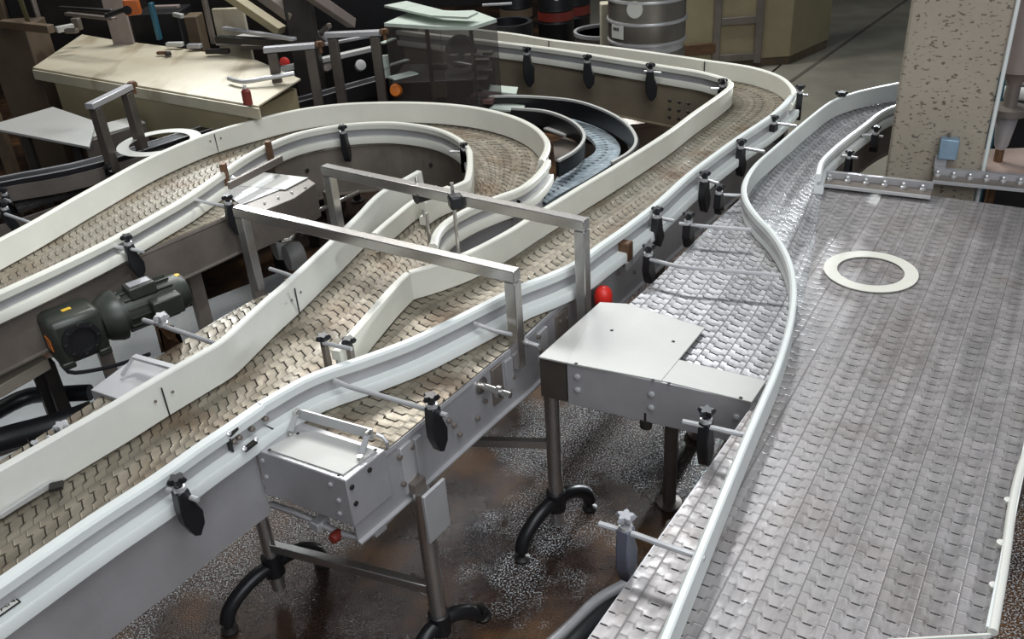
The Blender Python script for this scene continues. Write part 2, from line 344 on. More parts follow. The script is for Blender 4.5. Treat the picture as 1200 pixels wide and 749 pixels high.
def clamp(root, knob, foot_px, rod=None, body_m=None, zk=.99, sc_=1., knob_m=None, X=None, rz=None, ztop=None):
    """black bracket with star knob on top and a stainless rod that carries the rail"""
    k = at(*knob, zk); zb = max(.55, height((k.x, k.y), *foot_px)) if foot_px else zk-.2
    X = X or Vector((.6, .8, 0)); X = Vector(X).normalized(); Y = Vector((-X.y, X.x, 0))
    w = .03*sc_; b = MB(); zt = zk-.03
    prof = [(-w*.55, zt), (w*.55, zt), (w*.75, zt-.05), (w*1.25, zt-.09), (w*1.1, zb+.03), (w*.4, zb), (-w*.1, zb+.01), (-w*.7, zb+.06), (-w*.75, zt-.06)]
    fa = [b.bm.verts.new(Vector((k.x, k.y, 0))+X*q[0]+Y*w*.55+Vector((0, 0, q[1]))) for q in prof]
    fb = [b.bm.verts.new(Vector((k.x, k.y, 0))+X*q[0]-Y*w*.55+Vector((0, 0, q[1]))) for q in prof]
    b.face(fa); b.face(fb[::-1])
    for i in range(len(fa)): b.face([fa[i-1], fb[i-1], fb[i], fa[i]])
    o = b.build('rail_clamp', body_m or BLACK, root, bevel=.004)
    MB().lathe((k.x, k.y, zt-.002), [(w*.55, 0), (w*.55, .012), (w*.35, .014)], n=12).build('collar', STEELL, o)
    MB().star((k.x, k.y, zk-.008), .027*sc_, .018*sc_).build('star_knob', knob_m or BLACK, o)
    if rod:
        z = rz or zk-.045
        pts = px(rod, z); MB().tube(smooth_path(pts, .03), .0075*sc_, 8).build('rod', STEELL, o)
    return o
# ================================================================== THE SETTING
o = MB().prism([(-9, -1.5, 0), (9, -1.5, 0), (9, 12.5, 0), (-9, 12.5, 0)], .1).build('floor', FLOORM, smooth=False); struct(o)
far = [at(780, 130, .004), at(1000, 215, .004), at(1250, 250, .004), Vector((9, 6, .004)), Vector((9, 12.4, .004)), Vector((1.2, 12.4, .004)), at(640, 60, .004)]
o = MB().prism(far, .004).build('floor', FLOORB, smooth=False); struct(o)
a, b_ = at(926, 96, .006), at(1031, 22, .006)
o = MB().beam(a, b_+(b_-a)*.4, .035, .004).build('trim_1', STEELD); struct(o)
a, b_ = at(904, 85, .006), at(915, 76, .006)
o = MB().beam(a+(a-b_)*3, b_, .02, .004).build('trim_2', DARK); struct(o)
o = MB().box((0, 12.6, 3), (18.4, .2, 6.2)).build('wall_back', WALLM, smooth=False); struct(o)
o = MB().box((-9.1, 5.5, 3), (.2, 14, 6.2)).build('wall_left', WALLM, smooth=False); struct(o)
exec_parts = []
# ================================================================== WIDE ACCUMULATION TABLE
LD = Vector((.541, .841, 0))
LN = Vector((LD.y, -LD.x, 0))
T = thing('accumulation_conveyor', at(1000, 500, 0), 'wide bright steel slat chain table filling the right side, with a curving white guide rail', 'conveyor')
def poly_belt(name, m, parent, P, z, thick=.02, dirv=LD, nrm=LN, off=(0, 0)):
    P = flat(P, z); n = len(P); vs = P+[p-Vector((0, 0, thick)) for p in P]
    uv = [(p.dot(nrm)+5+off[0], p.dot(dirv)+off[1]) for p in P]; uv = uv+uv
    fs = [tuple(range(n)), tuple(range(2*n-1, n-1, -1))]+[(i-1 if i else n-1, i, i+n, (i-1 if i else n-1)+n) for i in range(n)]
    return uvmesh(name, m, parent, vs, fs, uv)
TL = [(600, 877), (690, 749), (823, 560), (903, 446), (935, 400), (975, 232)]
TP = px(TL)+px([(965, 224), (1096, 240), (1240, 252), (1200, 520), (1183, 560), (1152, 742), (1146, 775), (590, 900)])
e1 = at(1152, 742); e2 = at(1183, 560); dR = (e2-e1).normalized()
TP = px([(690, 749), (823, 560), (897, 454), (885, 420), (915, 340), (945, 224), (968, 214), (1096, 230)])+[at(1260, 252)]+[at(1205, 505), at(1183, 572), at(1154, 745)]+[at(1040, 754), at(900, 770), at(660, 800)]
poly_belt('chain_belt', CH_T, T, TP, .85)
# second, bright run that swings in from behind the pillar
t2L = px([(702, 389), (767, 330), (830, 268), (866, 235), (890, 212), (913, 190), (951, 157), (976, 138), (1022, 124), (1065, 117)])
t2R = px([(890, 472), (930, 388), (948, 320), (958, 262), (962, 238), (972, 212), (990, 185), (1018, 158), (1045, 143), (1072, 133)])
ribbon('infeed_belt', CH_T2, T, t2L, t2R, z=.852)
# guide rails of the table
S_rail = [(1066, 116), (1052, 118), (1022, 124), (999, 130), (976, 139), (951, 158), (925, 181), (905, 199), (888, 215), (877, 231), (873, 246), (877, 262), (889, 279), (903, 294),
          (918, 316), (928, 342), (931, 372), (928, 403), (920, 436), (908, 472), (895, 503), (872, 559), (838, 645), (808, 722), (770, 820)]
z2 = .853
r, _ = rail(T, [(x, y) for x, y in S_rail], -1, h=.095, mt=WB, outer=.022, low=.016, name='guide_rail')
rail(T, [(1072, 140), (1052, 141), (1030, 149), (1008, 166), (985, 184), (966, 201), (957, 212), (953, 227)], 1, h=.09, mt=WB, outer=.025, low=.04)
# frame
for pts, sd in (([(675, 770), (690, 749), (823, 560), (901, 449)], 1),):
    panel(T, pts, sd, z0=.70, m=STEEL)
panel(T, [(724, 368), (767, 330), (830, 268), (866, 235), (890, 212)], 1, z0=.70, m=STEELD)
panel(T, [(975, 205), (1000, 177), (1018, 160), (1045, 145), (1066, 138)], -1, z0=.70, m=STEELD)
MB().beam(at(1158, 741, .852), at(1206, 505, .852), .014, .03).build('edge_strip', WB, T)
MB().beam(at(1206, 505, .852), at(1261, 252, .852), .014, .03).build('edge_strip', WB, T)
panel(T, [(1154, 748), (1183, 572), (1205, 505), (1260, 252)], -1, z0=.70, m=STEEL)
MB().lathe(Vector((at(1250, 300, .8).x, at(1250, 300, .8).y, 0)), [(.05, 0), (.05, .01), (.024, .015), (.024, .8)], n=16).build('leg', TUBE, T)
MB().tube(smooth_path(px([(1163, 741), (1177, 660), (1187, 590), (1197, 548), (1215, 500)], .86), .05), .011).build('edge_tube', WG, T)
MB().beam(at(1040, 752, .85), at(1160, 745, .85), .005, .012).build('end_plate', WG, T)
for y in (590, 640, 690):
    MB().lathe(at(1164+(690-y)*.17, y, .85), [(.011, 0), (.011, .012), (0, .016)], n=10).build('bolt', WG, T)
for p in ((700, 800), (1150, 800), (1215, 480)):
    q = at(p[0], p[1], .8); MB().lathe((q.x, q.y, 0), [(.05, 0), (.05, .01), (.024, .015), (.024, .8)], n=16).build('leg', TUBE, T)
# rail clamps along its left edge
dxy = Vector((.55, .83, 0))
clamp(T, (843, 219), (843, 253), [(840, 228), (868, 229)], zk=.96, X=dxy, rz=.91, sc_=.9)
clamp(T, (807, 252), (811, 292), [(796, 262), (835, 266), (880, 269)], zk=.96, X=dxy, rz=.925)
clamp(T, (760, 290), (763, 334), [(762, 304), (800, 313), (860, 318), (915, 323)], zk=.97, X=dxy, rz=.93)
clamp(T, (828, 483), (828, 548), [(800, 494), (828, 500), (881, 512)], zk=.97, X=dxy, rz=.93)
clamp(T, (733, 607), (735, 684), [(702, 614), (745, 627), (790, 643), (826, 655)], zk=.97, X=dxy, rz=.93, knob_m=mat('grey_plastic', (.35, .36, .38), .4), body_m=mat('blue_grey_bracket', (.13, .14, .18), .4, .1))
clamp(T, (1027, 150), (1028, 180), [(1010, 158), (1035, 160)], zk=.96, X=dxy, rz=.91, sc_=.9)
clamp(T, (996, 178), (998, 200), [(985, 182), (1005, 185)], zk=.95, X=dxy, rz=.9, sc_=.8)
q = at(986, 112, .95); MB().star(q, .035, .02).build('star_knob', BLACK, T)
# transfer combs
def comb(a, b, n, label, lip=.05):
    A, B = at(*a, .875), at(*b, .875); d = (B-A).normalized(); nn = Vector((d.y, -d.x, 0))
    t = thing('transfer_comb', (A+B)/2-Vector((0, 0, .02)), label, 'transfer comb', 'transfer combs at the end of the wide table')
    MB().prism([A, B, B+nn*.075, A+nn*.075], .008).build('comb_plate', STEELD, t, bevel=.002)
    MB().beam(A+nn*.078+Vector((0, 0, -.006)), B+nn*.078+Vector((0, 0, -.006)), .012, .012).build('front_edge', STEELL, t)
    MB().beam(A-nn*.01+Vector((0, 0, .012)), B-nn*.01+Vector((0, 0, .012)), .02, .03).build('clamp_bar', STEEL, t)
    for i in range(n):
        p = A.lerp(B, (i+.25)/(n-.25))+nn*.022
        MB().lathe(p, [(.012, -.002), (.012, .008), (.008, .010), (.008, .022), (.004, .026)], n=6).build('bolt', STEELL, t)
comb((968, 208), (1093, 222), 6, 'left steel transfer comb with six bolts at the foot of the concrete pillar')
comb((1094, 204), (1225, 216), 7, 'right steel transfer comb with bolts set further back beneath the pipes')
# rings added for on-screen tour markers, laid flat in the scene
def ring(c, r0, r1, label, nm=W):
    o = MB(); n = 64; vs = []
    for r, z in ((r0, 0), (r1, 0), (r1, .003), (r0, .003)):
        vs.append([o.bm.verts.new(Vector(c)+Vector((math.cos(2*math.pi*k/n)*r, math.sin(2*math.pi*k/n)*r, z))) for k in range(n)])
    for i in range(4):
        A, B = vs[i], vs[(i+1) % 4]
        for k in range(n): o.face([A[k], A[(k+1) % n], B[(k+1) % n], B[k]])
    return tag(o.build('marker_ring', nm), label, 'ring', 'rings standing for tour markers')
c = at(1020, 318, .854); R_ = (at(1076, 321, .854)-at(965, 315, .854)).length/2
ring(c, R_*.71, R_, 'white tour marker ring added on the wide slat chain table')
# ================================================================== LOOP CONVEYOR (left, with the long curve, running down to bottom left)
Lp = thing('loop_conveyor', at(300, 300, 0), 'long slat chain conveyor looping round at the centre and running down to the bottom left', 'conveyor')
ZT = Z0+.11
loop_out = [(-120, 383), (-60, 352), (0, 318), (50, 290), (101, 259), (140, 236), (178, 214), (215, 196), (254, 180), (300, 166), (351, 153), (401, 146), (452, 144), (503, 145), (545, 149), (575, 155), (600, 163), (620, 174), (632, 187), (634, 198), (627, 213)]
rail(Lp, loop_out, 1, h=.108, lean=.02, low=.03)
near_out = [(633, 196, ZT), (622, 208, ZT), (605, 220, ZT), (580, 229, ZT), (548, 242, ZT), (520, 258, ZT), (507, 272, ZT), (503, 286, ZT)]
rail(Lp, [(638, 187, ZT)]+near_out, 1, h=.11, z=ZT)
loop_in = [(-120, 392, ZT), (-60, 365, ZT), (2, 338, ZT), (76, 304, ZT), (127, 279, ZT), (178, 251, ZT), (213, 231, ZT), (254, 203, ZT), (284, 183, ZT), (315, 167, ZT), (351, 154, ZT), (401, 145, ZT), (452, 142, ZT), (490, 145, ZT), (518, 151, ZT), (538, 160, ZT), (549, 169, ZT), (554, 179, ZT), (551, 210), (541, 216), (528, 221), (512, 228), (498, 237)]
rail(Lp, loop_in, -1, h=.11, z=ZT)
L1 = [(500, 232), (480, 244), (455, 260), (430, 288), (392, 327), (351, 368), (325, 392), (300, 417), (274, 442), (250, 457), (199, 488), (152, 518), (114, 541), (86, 558), (0, 610), (-120, 682)]
rail(Lp, L1, -1, h=.128, low=.02, lean=.012, mt=WG)
rail(Lp, [(530, 240), (495, 254), (465, 278), (445, 296)], -1, h=.085, low=.02)
# belts
outer = px(loop_out)+px(near_out[1:])[:0]
no = px(near_out)
main_left = px([(500, 233), (480, 243), (455, 258), (430, 275), (392, 300), (351, 332), (300, 350), (210, 402), (110, 470), (0, 540), (-120, 610)])
li = px(loop_in)
lo = px(loop_out)
seg_ribbon('chain_belt', CH_M, Lp, [(lo[:12], li[:11]), (lo[11:17], li[10:14]), (lo[16:20]+[at(634, 196, .9)], li[13:15]), ([at(634, 196, .9), no[2], no[3], no[4]], [li[14], li[15], li[16], li[17]]),
    ([no[4], no[5], no[6], no[7]], [li[17], li[18], at(488, 239), at(455, 258)]),
    ([no[7]]+px([(492, 330), (483, 356), (466, 372), (442, 402)]), [at(455, 258)]+main_left[3:6]),
    (px([(442, 402), (410, 436), (351, 443, ZT), (300, 473, ZT)]), [main_left[5], main_left[6], at(255, 375)]),
    (px([(300, 473, ZT), (228, 522, ZT), (177, 559, ZT), (101, 607, ZT), (0, 677, ZT), (-120, 757, ZT)]), [at(255, 375)]+main_left[7:])])
ribbon('side_belt', CH_M, Lp, px([(-120, 385, ZT), (2, 338, ZT), (76, 304, ZT), (127, 279, ZT), (178, 251, ZT), (213, 231, ZT), (254, 203, ZT), (290, 190, ZT)]), px([(-120, 430), (0, 376), (60, 348), (117, 319), (162, 297), (266, 252), (300, 237), (330, 222)]), z=.8495)
# side panels
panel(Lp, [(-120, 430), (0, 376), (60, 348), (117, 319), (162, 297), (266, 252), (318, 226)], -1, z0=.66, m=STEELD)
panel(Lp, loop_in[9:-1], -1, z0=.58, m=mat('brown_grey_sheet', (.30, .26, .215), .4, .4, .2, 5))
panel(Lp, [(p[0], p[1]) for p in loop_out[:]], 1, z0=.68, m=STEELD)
panel(Lp, [(633, 196, ZT), (622, 208, ZT), (605, 220, ZT), (580, 229, ZT), (548, 242, ZT), (520, 258, ZT), (507, 272, ZT)], 1, z0=.64, m=STEEL)
panel(Lp, [(-120, 757, .96), (0, 690, .96), (101, 619, .96), (177, 569, .96), (228, 533, .96), (290, 492, .96)], 1, z0=.62, m=STEEL, z=.96)
panel(Lp, [(490, 236), (430, 275), (392, 300), (351, 332), (300, 350), (210, 402), (168, 432)], -1, z0=.70, m=STEELL)
panel(Lp, [(120, 464), (0, 540), (-120, 610)], -1, z0=.70, m=STEELL)
def edge_tube(root, pts, z, r=.011, name='edge_tube', m=None):
    return MB().tube(smooth_path(px(pts, z), .05), r, 10).build(name, m or TUBE, root)
edge_tube(Lp, [(40, 788), (96, 749), (170, 694), (233, 648), (268, 618), (296, 600), (318, 591), (347, 601), (372, 612), (398, 625), (419, 630), (440, 622), (467, 594), (500, 560), (540, 517), (570, 490), (600, 462)], .60, .011, m=STEELL)
for x, y in ((236, 645), (375, 613), (442, 618)):
    q = at(x, y, .60); MB().beam(q-Vector((.015, .02, 0)), q+Vector((.015, .02, 0)), .034, .034).build('tube_fitting', STEELL, Lp, bevel=.004)
edge_tube(Lp, [(196, 333), (240, 311), (286, 288)], .66, .013)
edge_tube(Lp, [(303, 280), (330, 267), (420, 225)], .62, .012)
# flat cover with a linkage at the left of the run
B1 = px([(106, 457), (157, 419), (216, 432), (145, 470)], .86)
MB().prism(B1, .12).build('end_cover', STEELL, Lp, bevel=.002)
MB().beam(at(157, 418, .90), at(215, 434, .90), .02, .01).build('linkage_bar', STEELL, Lp)
MB().beam(at(157, 418, .90), at(143, 440, .87), .012, .006).build('linkage_arm', STEELL, Lp)
for x, y in ((352, 165), (368, 162), (384, 160), (424, 158), (442, 158), (470, 160), (498, 165)):
    q = at(x, y, .83); d_ = Vector((q.x-at(420, 240, .8).x, q.y-at(420, 240, .8).y, 0)).normalized()
    MB().box(Vector((q.x, q.y, .71))-d_*.012, (.012, .004, .2), (-d_.y, d_.x, 0)).build('seam_strip', STEEL if x in (368, 424) else STEELD, Lp)
for x, y in ((498, 190), (505, 193), (512, 190), (505, 186), (519, 194), (526, 188), (350, 186), (360, 200)):
    MB().lathe(at(x, y, .75), [(.010, -.01), (.010, .01), (0, .012)], (0, -1, 0), 8).build('bolt', DARK, Lp)
# cover box on the side belt (upper left)
P4 = px([(222, 218), (290, 198), (361, 206), (312, 232)], .88)
c0 = at(285, 219, .86); t_ = MB().prism([at(292, 200, .872), at(361, 208, .872), at(334, 222, .872), at(258, 216, .872)], .004); t_.build('cover_plate', PLATE, Lp)
MB().prism([at(258, 221, .87), at(292, 213, .87), at(330, 221, .87), at(282, 240, .87)], .004).build('cover_plate', STEELL, Lp)
MB().prism([at(268, 238, .865), at(334, 222, .865), at(361, 209, .865), at(370, 215, .865), at(345, 232, .865), at(290, 255, .865)], .17).build('end_cover', STEELD, Lp, bevel=.003)
for i in range(4): line_bolts(Lp, [at(310+i*16, 238-i*6, .868)], .006)
# rail joint bracket at the inner rail
MB().beam(at(268, 218, .93), at(330, 186, .93), .02, .035).build('joint_bracket', STEELD, Lp, bevel=.003)
MB().post(at(266, 215, .9), .86, 1.0, .03, .03).build('joint_post', RUST, Lp, bevel=.003)
MB().post(at(318, 188, .9), .86, 1.0, .03, .03).build('joint_post', RUST, Lp, bevel=.003)
MB().lathe(at(274, 213, .93), [(.016, 0), (.016, .02), (0, .03)], n=10).build('bolt', STEELL, Lp)
ad = Vector((.75, .6, 0))
clamp(Lp, (207, 563), (218, 632), [(196, 574), (232, 586)], zk=.99, X=(.6, .78, 0), rz=.93)
clamp(Lp, (148, 278), (157, 328), [(127, 288), (148, 291), (168, 295)], zk=.98, X=ad, rz=.93)
clamp(Lp, (266, 231), (275, 277), [(216, 231), (240, 237), (290, 246)], zk=.98, X=ad, rz=.93)
clamp(Lp, (401, 149), (414, 190), None, zk=.98, X=(.2, .98, 0))
clamp(Lp, (543, 169), (546, 190), [(527, 178), (546, 178)], zk=.98, X=(1, .1, 0), rz=.91, sc_=.8)
clamp(Lp, (3, 238), (5, 275), [(6, 251), (38, 262)], zk=.98, X=ad, rz=.94)
clamp(Lp, (600, 226), (600, 246), None, zk=.95, X=ad, sc_=.9)
clamp(Lp, (189, 372), (192, 400), [(168, 375), (190, 382), (262, 406)], zk=.96, X=ad, rz=.93, sc_=1.1, body_m=RUST, knob_m=STEELL)
clamp(Lp, (72, 500), (70, 520), [(56, 513), (75, 521)], zk=.96, X=ad, rz=.93, knob_m=STEELL)
clamp(Lp, (40, 519), (38, 535), [(30, 530), (50, 537)], zk=.94, X=ad, rz=.92, knob_m=STEELL, sc_=.6)
MB().tube(smooth_path(px([(316, 315), (335, 321), (350, 327)], .93), .03), .0075, 8).build('rod', STEELL, Lp)
# knob pair on short posts at the meeting of the rails
for (x, y), (x2, y2) in (((380, 398), (383, 418)), ((408, 402), (415, 438))):
    q = at(x2, y2, Z0+.02) if x == 408 else at(x2+4, y2+22, .87); top = height((q.x, q.y), x, y)
    MB().post(q, .86, top-.01, .018, .02, (.6, .8, 0)).build('rail_post', STEELD, Lp, bevel=.002)
    MB().star((q.x, q.y, top), .026, .018).build('star_knob', BLACK, Lp)
MB().tube([at(379, 402, 1.0), at(412, 409, 1.0)], .007, 8).build('rod', STEELL, Lp)
# small clip on the left rail and part number on the near rail
MB().beam(at(0, 605, .875), at(62, 565, .875), .012, .012).build('wear_strip', STEELL, Lp)
MB().beam(at(58, 572, .88), at(74, 568, .88), .03, .01).build('clip', DARK, Lp)
# ================================================================== LONG CONVEYOR (from the back, down to the cover box)
S = thing('merging_conveyor', at(650, 330, 0), 'long straight slat chain conveyor coming from the back and merging beneath the portal frames', 'conveyor')
sv = [(485, 352), (515, 343), (554, 328), (600, 303), (630, 283), (658, 265), (684, 248), (719, 226), (783, 183), (816, 157), (843, 137), (856, 126), (862, 119), (864, 112)]
BEND = [Vector((1.238, 4.855, .85)), Vector((1.285, 4.935, .85)), Vector((1.306, 5.015, .85)), Vector((1.296, 5.095, .85))]
rail(S, sv[:-3]+BEND+[(841, 88, ZT), (821, 83, ZT), (790, 78, ZT), (752, 72, ZT), (689, 62, ZT), (641, 55, ZT), (600, 50, ZT), (540, 43, ZT), (470, 35, ZT), (400, 26, ZT), (330, 17, ZT)], 1, h=.112, low=.03)
rail(S, [(404, 447), (422, 426), (439, 405), (467, 371), (485, 352)], 1, h=.112, low=.02, mt=W)
sback = [(863, 110, ZT), (862, 101, ZT), (854, 94, ZT), (841, 88, ZT), (821, 83, ZT), (790, 78, ZT), (752, 72, ZT), (689, 62, ZT), (641, 55, ZT), (600, 50, ZT), (540, 43, ZT), (470, 35, ZT), (400, 26, ZT), (330, 17, ZT)]
sfar = [(330, 5, ZT), (400, 14, ZT), (470, 23, ZT), (540, 31, ZT), (600, 38, ZT), (643, 45, ZT), (727, 55, ZT), (793, 64, ZT), (826, 69, ZT), (874, 76, ZT), (900, 83, ZT), (915, 90, ZT), (925, 100, ZT), (927, 109, ZT), (922, 119, ZT)]
rail(S, sfar, 1, h=.10, z=ZT, low=.02)
snear = [(925, 112, ZT), (915, 123, ZT), (900, 136, ZT), (861, 162, ZT), (836, 180, ZT), (803, 205, ZT), (765, 239, ZT), (727, 268, ZT), (700, 287, ZT), (672, 307, ZT), (640, 322, ZT), (608, 334, ZT), (588, 344, ZT), (560, 358, ZT), (520, 378, ZT), (477, 398, ZT), (440, 412, ZT), (414, 421, ZT), (380, 432, ZT), (351, 444, ZT), (300, 473, ZT)]
rail(S, snear, 1, h=.115, z=ZT, low=.058, mt=WB)
rail(Lp, [(300, 473, ZT), (264, 498, ZT), (228, 522, ZT), (177, 558, ZT), (101, 607, ZT), (0, 676, ZT), (-120, 760, ZT)], 1, h=.115, z=ZT, mt=WB, low=.06, outer=.036)
sl = px([(332, 492), (400, 438), (442, 402), (470, 368)])+px(sv[1:])+px(sback[1:])
sr = px([(452, 527), (499, 488), (545, 450), (586, 416), (617, 392), (646, 364), (672, 342), (700, 318), (760, 268), (820, 218), (865, 181), (905, 148)])+px([(925, 123), (921, 112), (913, 106), (900, 101)])+px(sfar[9:3:-1]+sfar[2::-1])
seg_ribbon('chain_belt', CH_M, S, [
    (px([(332, 492), (400, 438), (442, 402), (470, 368), (485, 352)]), px([(452, 527), (499, 488), (545, 450), (586, 416), (600, 405)])),
    (px(sv[:8]), px([(600, 405), (646, 364), (672, 342), (700, 318), (760, 268)])),
    (px(sv[7:11]), px([(760, 268), (820, 218), (865, 181), (896, 154)])),
    (px(sv[10:11])+BEND[:3], px([(896, 154), (912, 141), (923, 127), (925, 120)])),
    (BEND[2:]+px([(841, 88, ZT)]), px([(925, 120), (919, 110), (900, 101), (874, 94)])),
    (px([(841, 88, ZT), (821, 83, ZT), (752, 72, ZT), (600, 50, ZT), (470, 35, ZT), (330, 17, ZT)]), px([(874, 94), (827, 70, ZT), (727, 56, ZT), (600, 39, ZT), (470, 24, ZT), (330, 6, ZT)]))], z=.851)
panel(S, [(405, 564), (452, 527), (499, 488), (586, 416), (617, 392), (646, 364), (672, 342), (700, 318), (760, 268), (820, 218), (865, 181), (905, 148), (925, 126)], -1, z0=.63, m=STEEL)
panel(S, [(863, 110, ZT), (862, 101, ZT), (854, 94, ZT), (841, 88, ZT), (821, 83, ZT), (752, 72, ZT), (689, 62, ZT), (600, 50, ZT), (470, 35, ZT), (330, 17, ZT)], 1, z0=.60, m=mat('golden_brown_steel', (.42, .35, .25), .35, .45, .15, 4))
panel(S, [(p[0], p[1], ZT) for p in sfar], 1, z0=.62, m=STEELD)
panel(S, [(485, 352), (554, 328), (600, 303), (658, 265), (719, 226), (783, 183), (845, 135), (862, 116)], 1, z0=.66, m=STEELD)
# cover box at the end of the side belt
bx = [at(299, 527, .862), at(405, 564, .862), at(452, 527, .862), at(346, 492, .862)]
box = MB().prism(bx, .165).build('end_cover', STEEL, S, bevel=.003)
lid = MB().prism([at(313, 526, .866), at(402, 556, .866), at(441, 528, .866), at(368, 505, .866), at(345, 508, .866)], .003).build('lid', PLATE, box)
d = (bx[1]-bx[0]).normalized(); nf = Vector((d.y, -d.x, 0)); d2 = (bx[2]-bx[1]).normalized(); nf2 = Vector((d2.y, -d2.x, 0))
for t, z in ((.06, .83), (.06, .77), (.82, .83), (.88, .78), (.86, .73)):
    MB().lathe(bx[0].lerp(bx[1], t)*1+Vector((0, 0, z-.862)), [(.007, -.002), (.007, .004), (0, .007)], nf, 8).build('bolt', STEELL, box)
for t, z in ((.1, .83), (.12, .77), (.55, .84)):
    MB().lathe(bx[1].lerp(bx[2], t)+Vector((0, 0, z-.862)), [(.008, -.002), (.008, .004), (0, .008)], nf2, 8).build('bolt', DARK, box)
for x, y in ((316, 527), (397, 557), (440, 527), (349, 508)):
    MB().lathe(at(x, y, .868), [(.005, 0), (0, .004)], n=8).build('bolt', DARK, box)
# linkage over the box
lk = MB().beam(at(348, 484, .90), at(437, 509, .90), .005, .035).build('linkage_bar', STEELL, S)
for a, b2 in (((347, 484, .91), (340, 509, .868)), ((431, 508, .91), (422, 537, .868))):
    MB().beam(at(*a), at(*b2), .016, .005).build('linkage_arm', STEELL, S)
    MB().lathe(at(*a), [(.009, -.008), (.009, .008)], nf, 10).build('bolt', TUBE, S)
    MB().lathe(at(*b2), [(.009, 0), (.009, .008)], n=8).build('bolt', TUBE, S)
MB().tube(smooth_path([at(441, 509, .90), at(448, 512, .895), at(453, 518, .88), at(455, 530, .82), at(461, 575, .68)], .02), .006, 8).build('grease_line', STEELL, S)
# fittings on the outer side: plates and bolts
edge = [at(405, 564), at(452, 527), at(499, 488), at(545, 450), at(586, 416), at(617, 392), at(646, 364), at(672, 342), at(700, 318), at(760, 268)]
def on_edge(x):
    for (pa, pb, xa, xb) in zip(edge, edge[1:], (405, 452, 499, 545, 586, 617, 646, 672, 700), (452, 499, 545, 586, 617, 646, 672, 700, 760)):
        if xa <= x <= xb:
            t = (x-xa)/(xb-xa); p = pa.lerp(pb, t); dd = (pb-pa).normalized(); return p, dd, Vector((dd.y, -dd.x, 0))
for x, w, z, hh, m_ in ((470, .05, .74, .17, STEELL), (484, .03, .74, .15, STEEL), (578, .055, .76, .14, STEELD), (592, .04, .76, .12, STEEL), (655, .08, .75, .14, STEELD), (632, .06, .76, .12, STEELL)):
    p, dd, nn = on_edge(x); MB().box(p+nn*.008+Vector((0, 0, z-.85)), (w, .01, hh), dd).build('bolted_plate', m_, S, bevel=.002)
for x, z in ((462, .80), (462, .70), (476, .80), (476, .69), (520, .78), (530, .70), (525, .75), (552, .70), (562, .74), (596, .74), (627, .81), (628, .75), (652, .79), (652, .70), (660, .78), (660, .70), (700, .75), (720, .78), (740, .72)):
    p, dd, nn = on_edge(x); MB().lathe(p+nn*.012+Vector((0, 0, z-.85)), [(.008, -.004), (.008, .005), (0, .009)], nn, 8).build('bolt', STEELD, S)
p, dd, nn = on_edge(560); q = p+Vector((0, 0, -.045))
ax = MB().lathe(q, [(.03, 0), (.03, .01), (.012, .012), (.012, .07), (.02, .071), (.02, .085), (.011, .087), (.011, .12), (0, .122)], nn, 14).build('tension_screw', TUBE, S)
p, dd, nn = on_edge(614); MB().lathe(p+Vector((0, 0, -.02)), [(.014, 0), (.008, .02), (.008, .06), (0, .062)], nn, 10).build('tension_screw', STEELL, S)
p, dd, nn = on_edge(735); MB().box(p+nn*.05+Vector((0, 0, .02)), (.11, .04, .04), dd).build('sensor_bracket', STEEL, S, bevel=.005)
MB().box(p+nn*.05-dd*.12+Vector((0, 0, .03)), (.04, .05, .10), dd).build('sensor_mount', RUST, S, bevel=.006)
MB().beam(p+nn*.07-dd*.15+Vector((0, 0, -.01)), p+nn*.07+dd*.2+Vector((0, 0, .03)), .01, .03).build('sensor_bar', STEEL, S)
# red sensor cap
tq = thing('emergency_button', at(706, 352, .75), 'red dome button with a dark collar beside the rear portal post', 'button')
MB().lathe(at(707, 349, .80), [(.03, -.03), (.034, -.01), (.034, .012), (.03, .03), (.02, .042), (0, .048)], n=20).build('red_cap', RED, tq)
MB().lathe(at(706, 352, .74), [(.03, -.02), (.03, .028)], n=16).build('collar', BLACK, tq)
MB().tube([at(706, 352, .74), at(690, 346, .74)], .012).build('bracket', BLACKM, tq)
clamp(S, (505, 466), (500, 532), [(392, 446), (405, 452), (440, 462), (480, 474), (524, 487)], zk=1.0, X=(.6, .78, 0), rz=.94)
clamp(S, (770, 246), (776, 290), [(762, 253), (790, 259)], zk=.98, X=(.65, .75, 0), rz=.94)
clamp(S, (826, 204), (829, 250), [(818, 208), (842, 215)], zk=.97, X=(.65, .75, 0), rz=.93)
clamp(S, (869, 166), (868, 208), [(862, 172), (896, 178)], zk=.97, X=(.65, .75, 0), rz=.93)
clamp(S, (907, 138), (903, 168), [(896, 143), (934, 148)], zk=.96, X=(.65, .75, 0), rz=.92)
clamp(S, (938, 102), (929, 142), [(930, 110), (947, 112)], zk=.97, X=(.3, .95, 0), rz=.92)
clamp(S, (617, 58), (617, 102), None, zk=.98, X=(.98, -.2, 0), sc_=1.2)
clamp(S, (688, 67), (691, 104), None, zk=.98, X=(.98, -.2, 0), sc_=1.2)
clamp(S, (762, 77), (767, 118), [(755, 84), (775, 86)], zk=.98, X=(.98, -.2, 0), sc_=1.2)
clamp(S, (847, 95), (847, 118), [(833, 104), (850, 104)], zk=.97, X=(.98, -.2, 0), sc_=1.1)
MB().tube(smooth_path(px([(556, 379), (580, 388), (600, 392)], .93), .03), .007, 8).build('rod', STEELL, S)
# portholes / bolts on the golden panel
for x, y in ((782, 97), (789, 104), (796, 98), (803, 107), (790, 112), (797, 118), (804, 120)):
    q = at(x, y-12, .72); 
for i in range(3):
    for j in range(3):
        q0 = at(782+i*11, 84+i*1.5, ZT); MB().lathe((q0.x+.012, q0.y-.03, .80-.05*j), [(.009, -.01), (.009, .012), (0, .014)], (.1, -1, 0), 8).build('bolt', DARK, S)
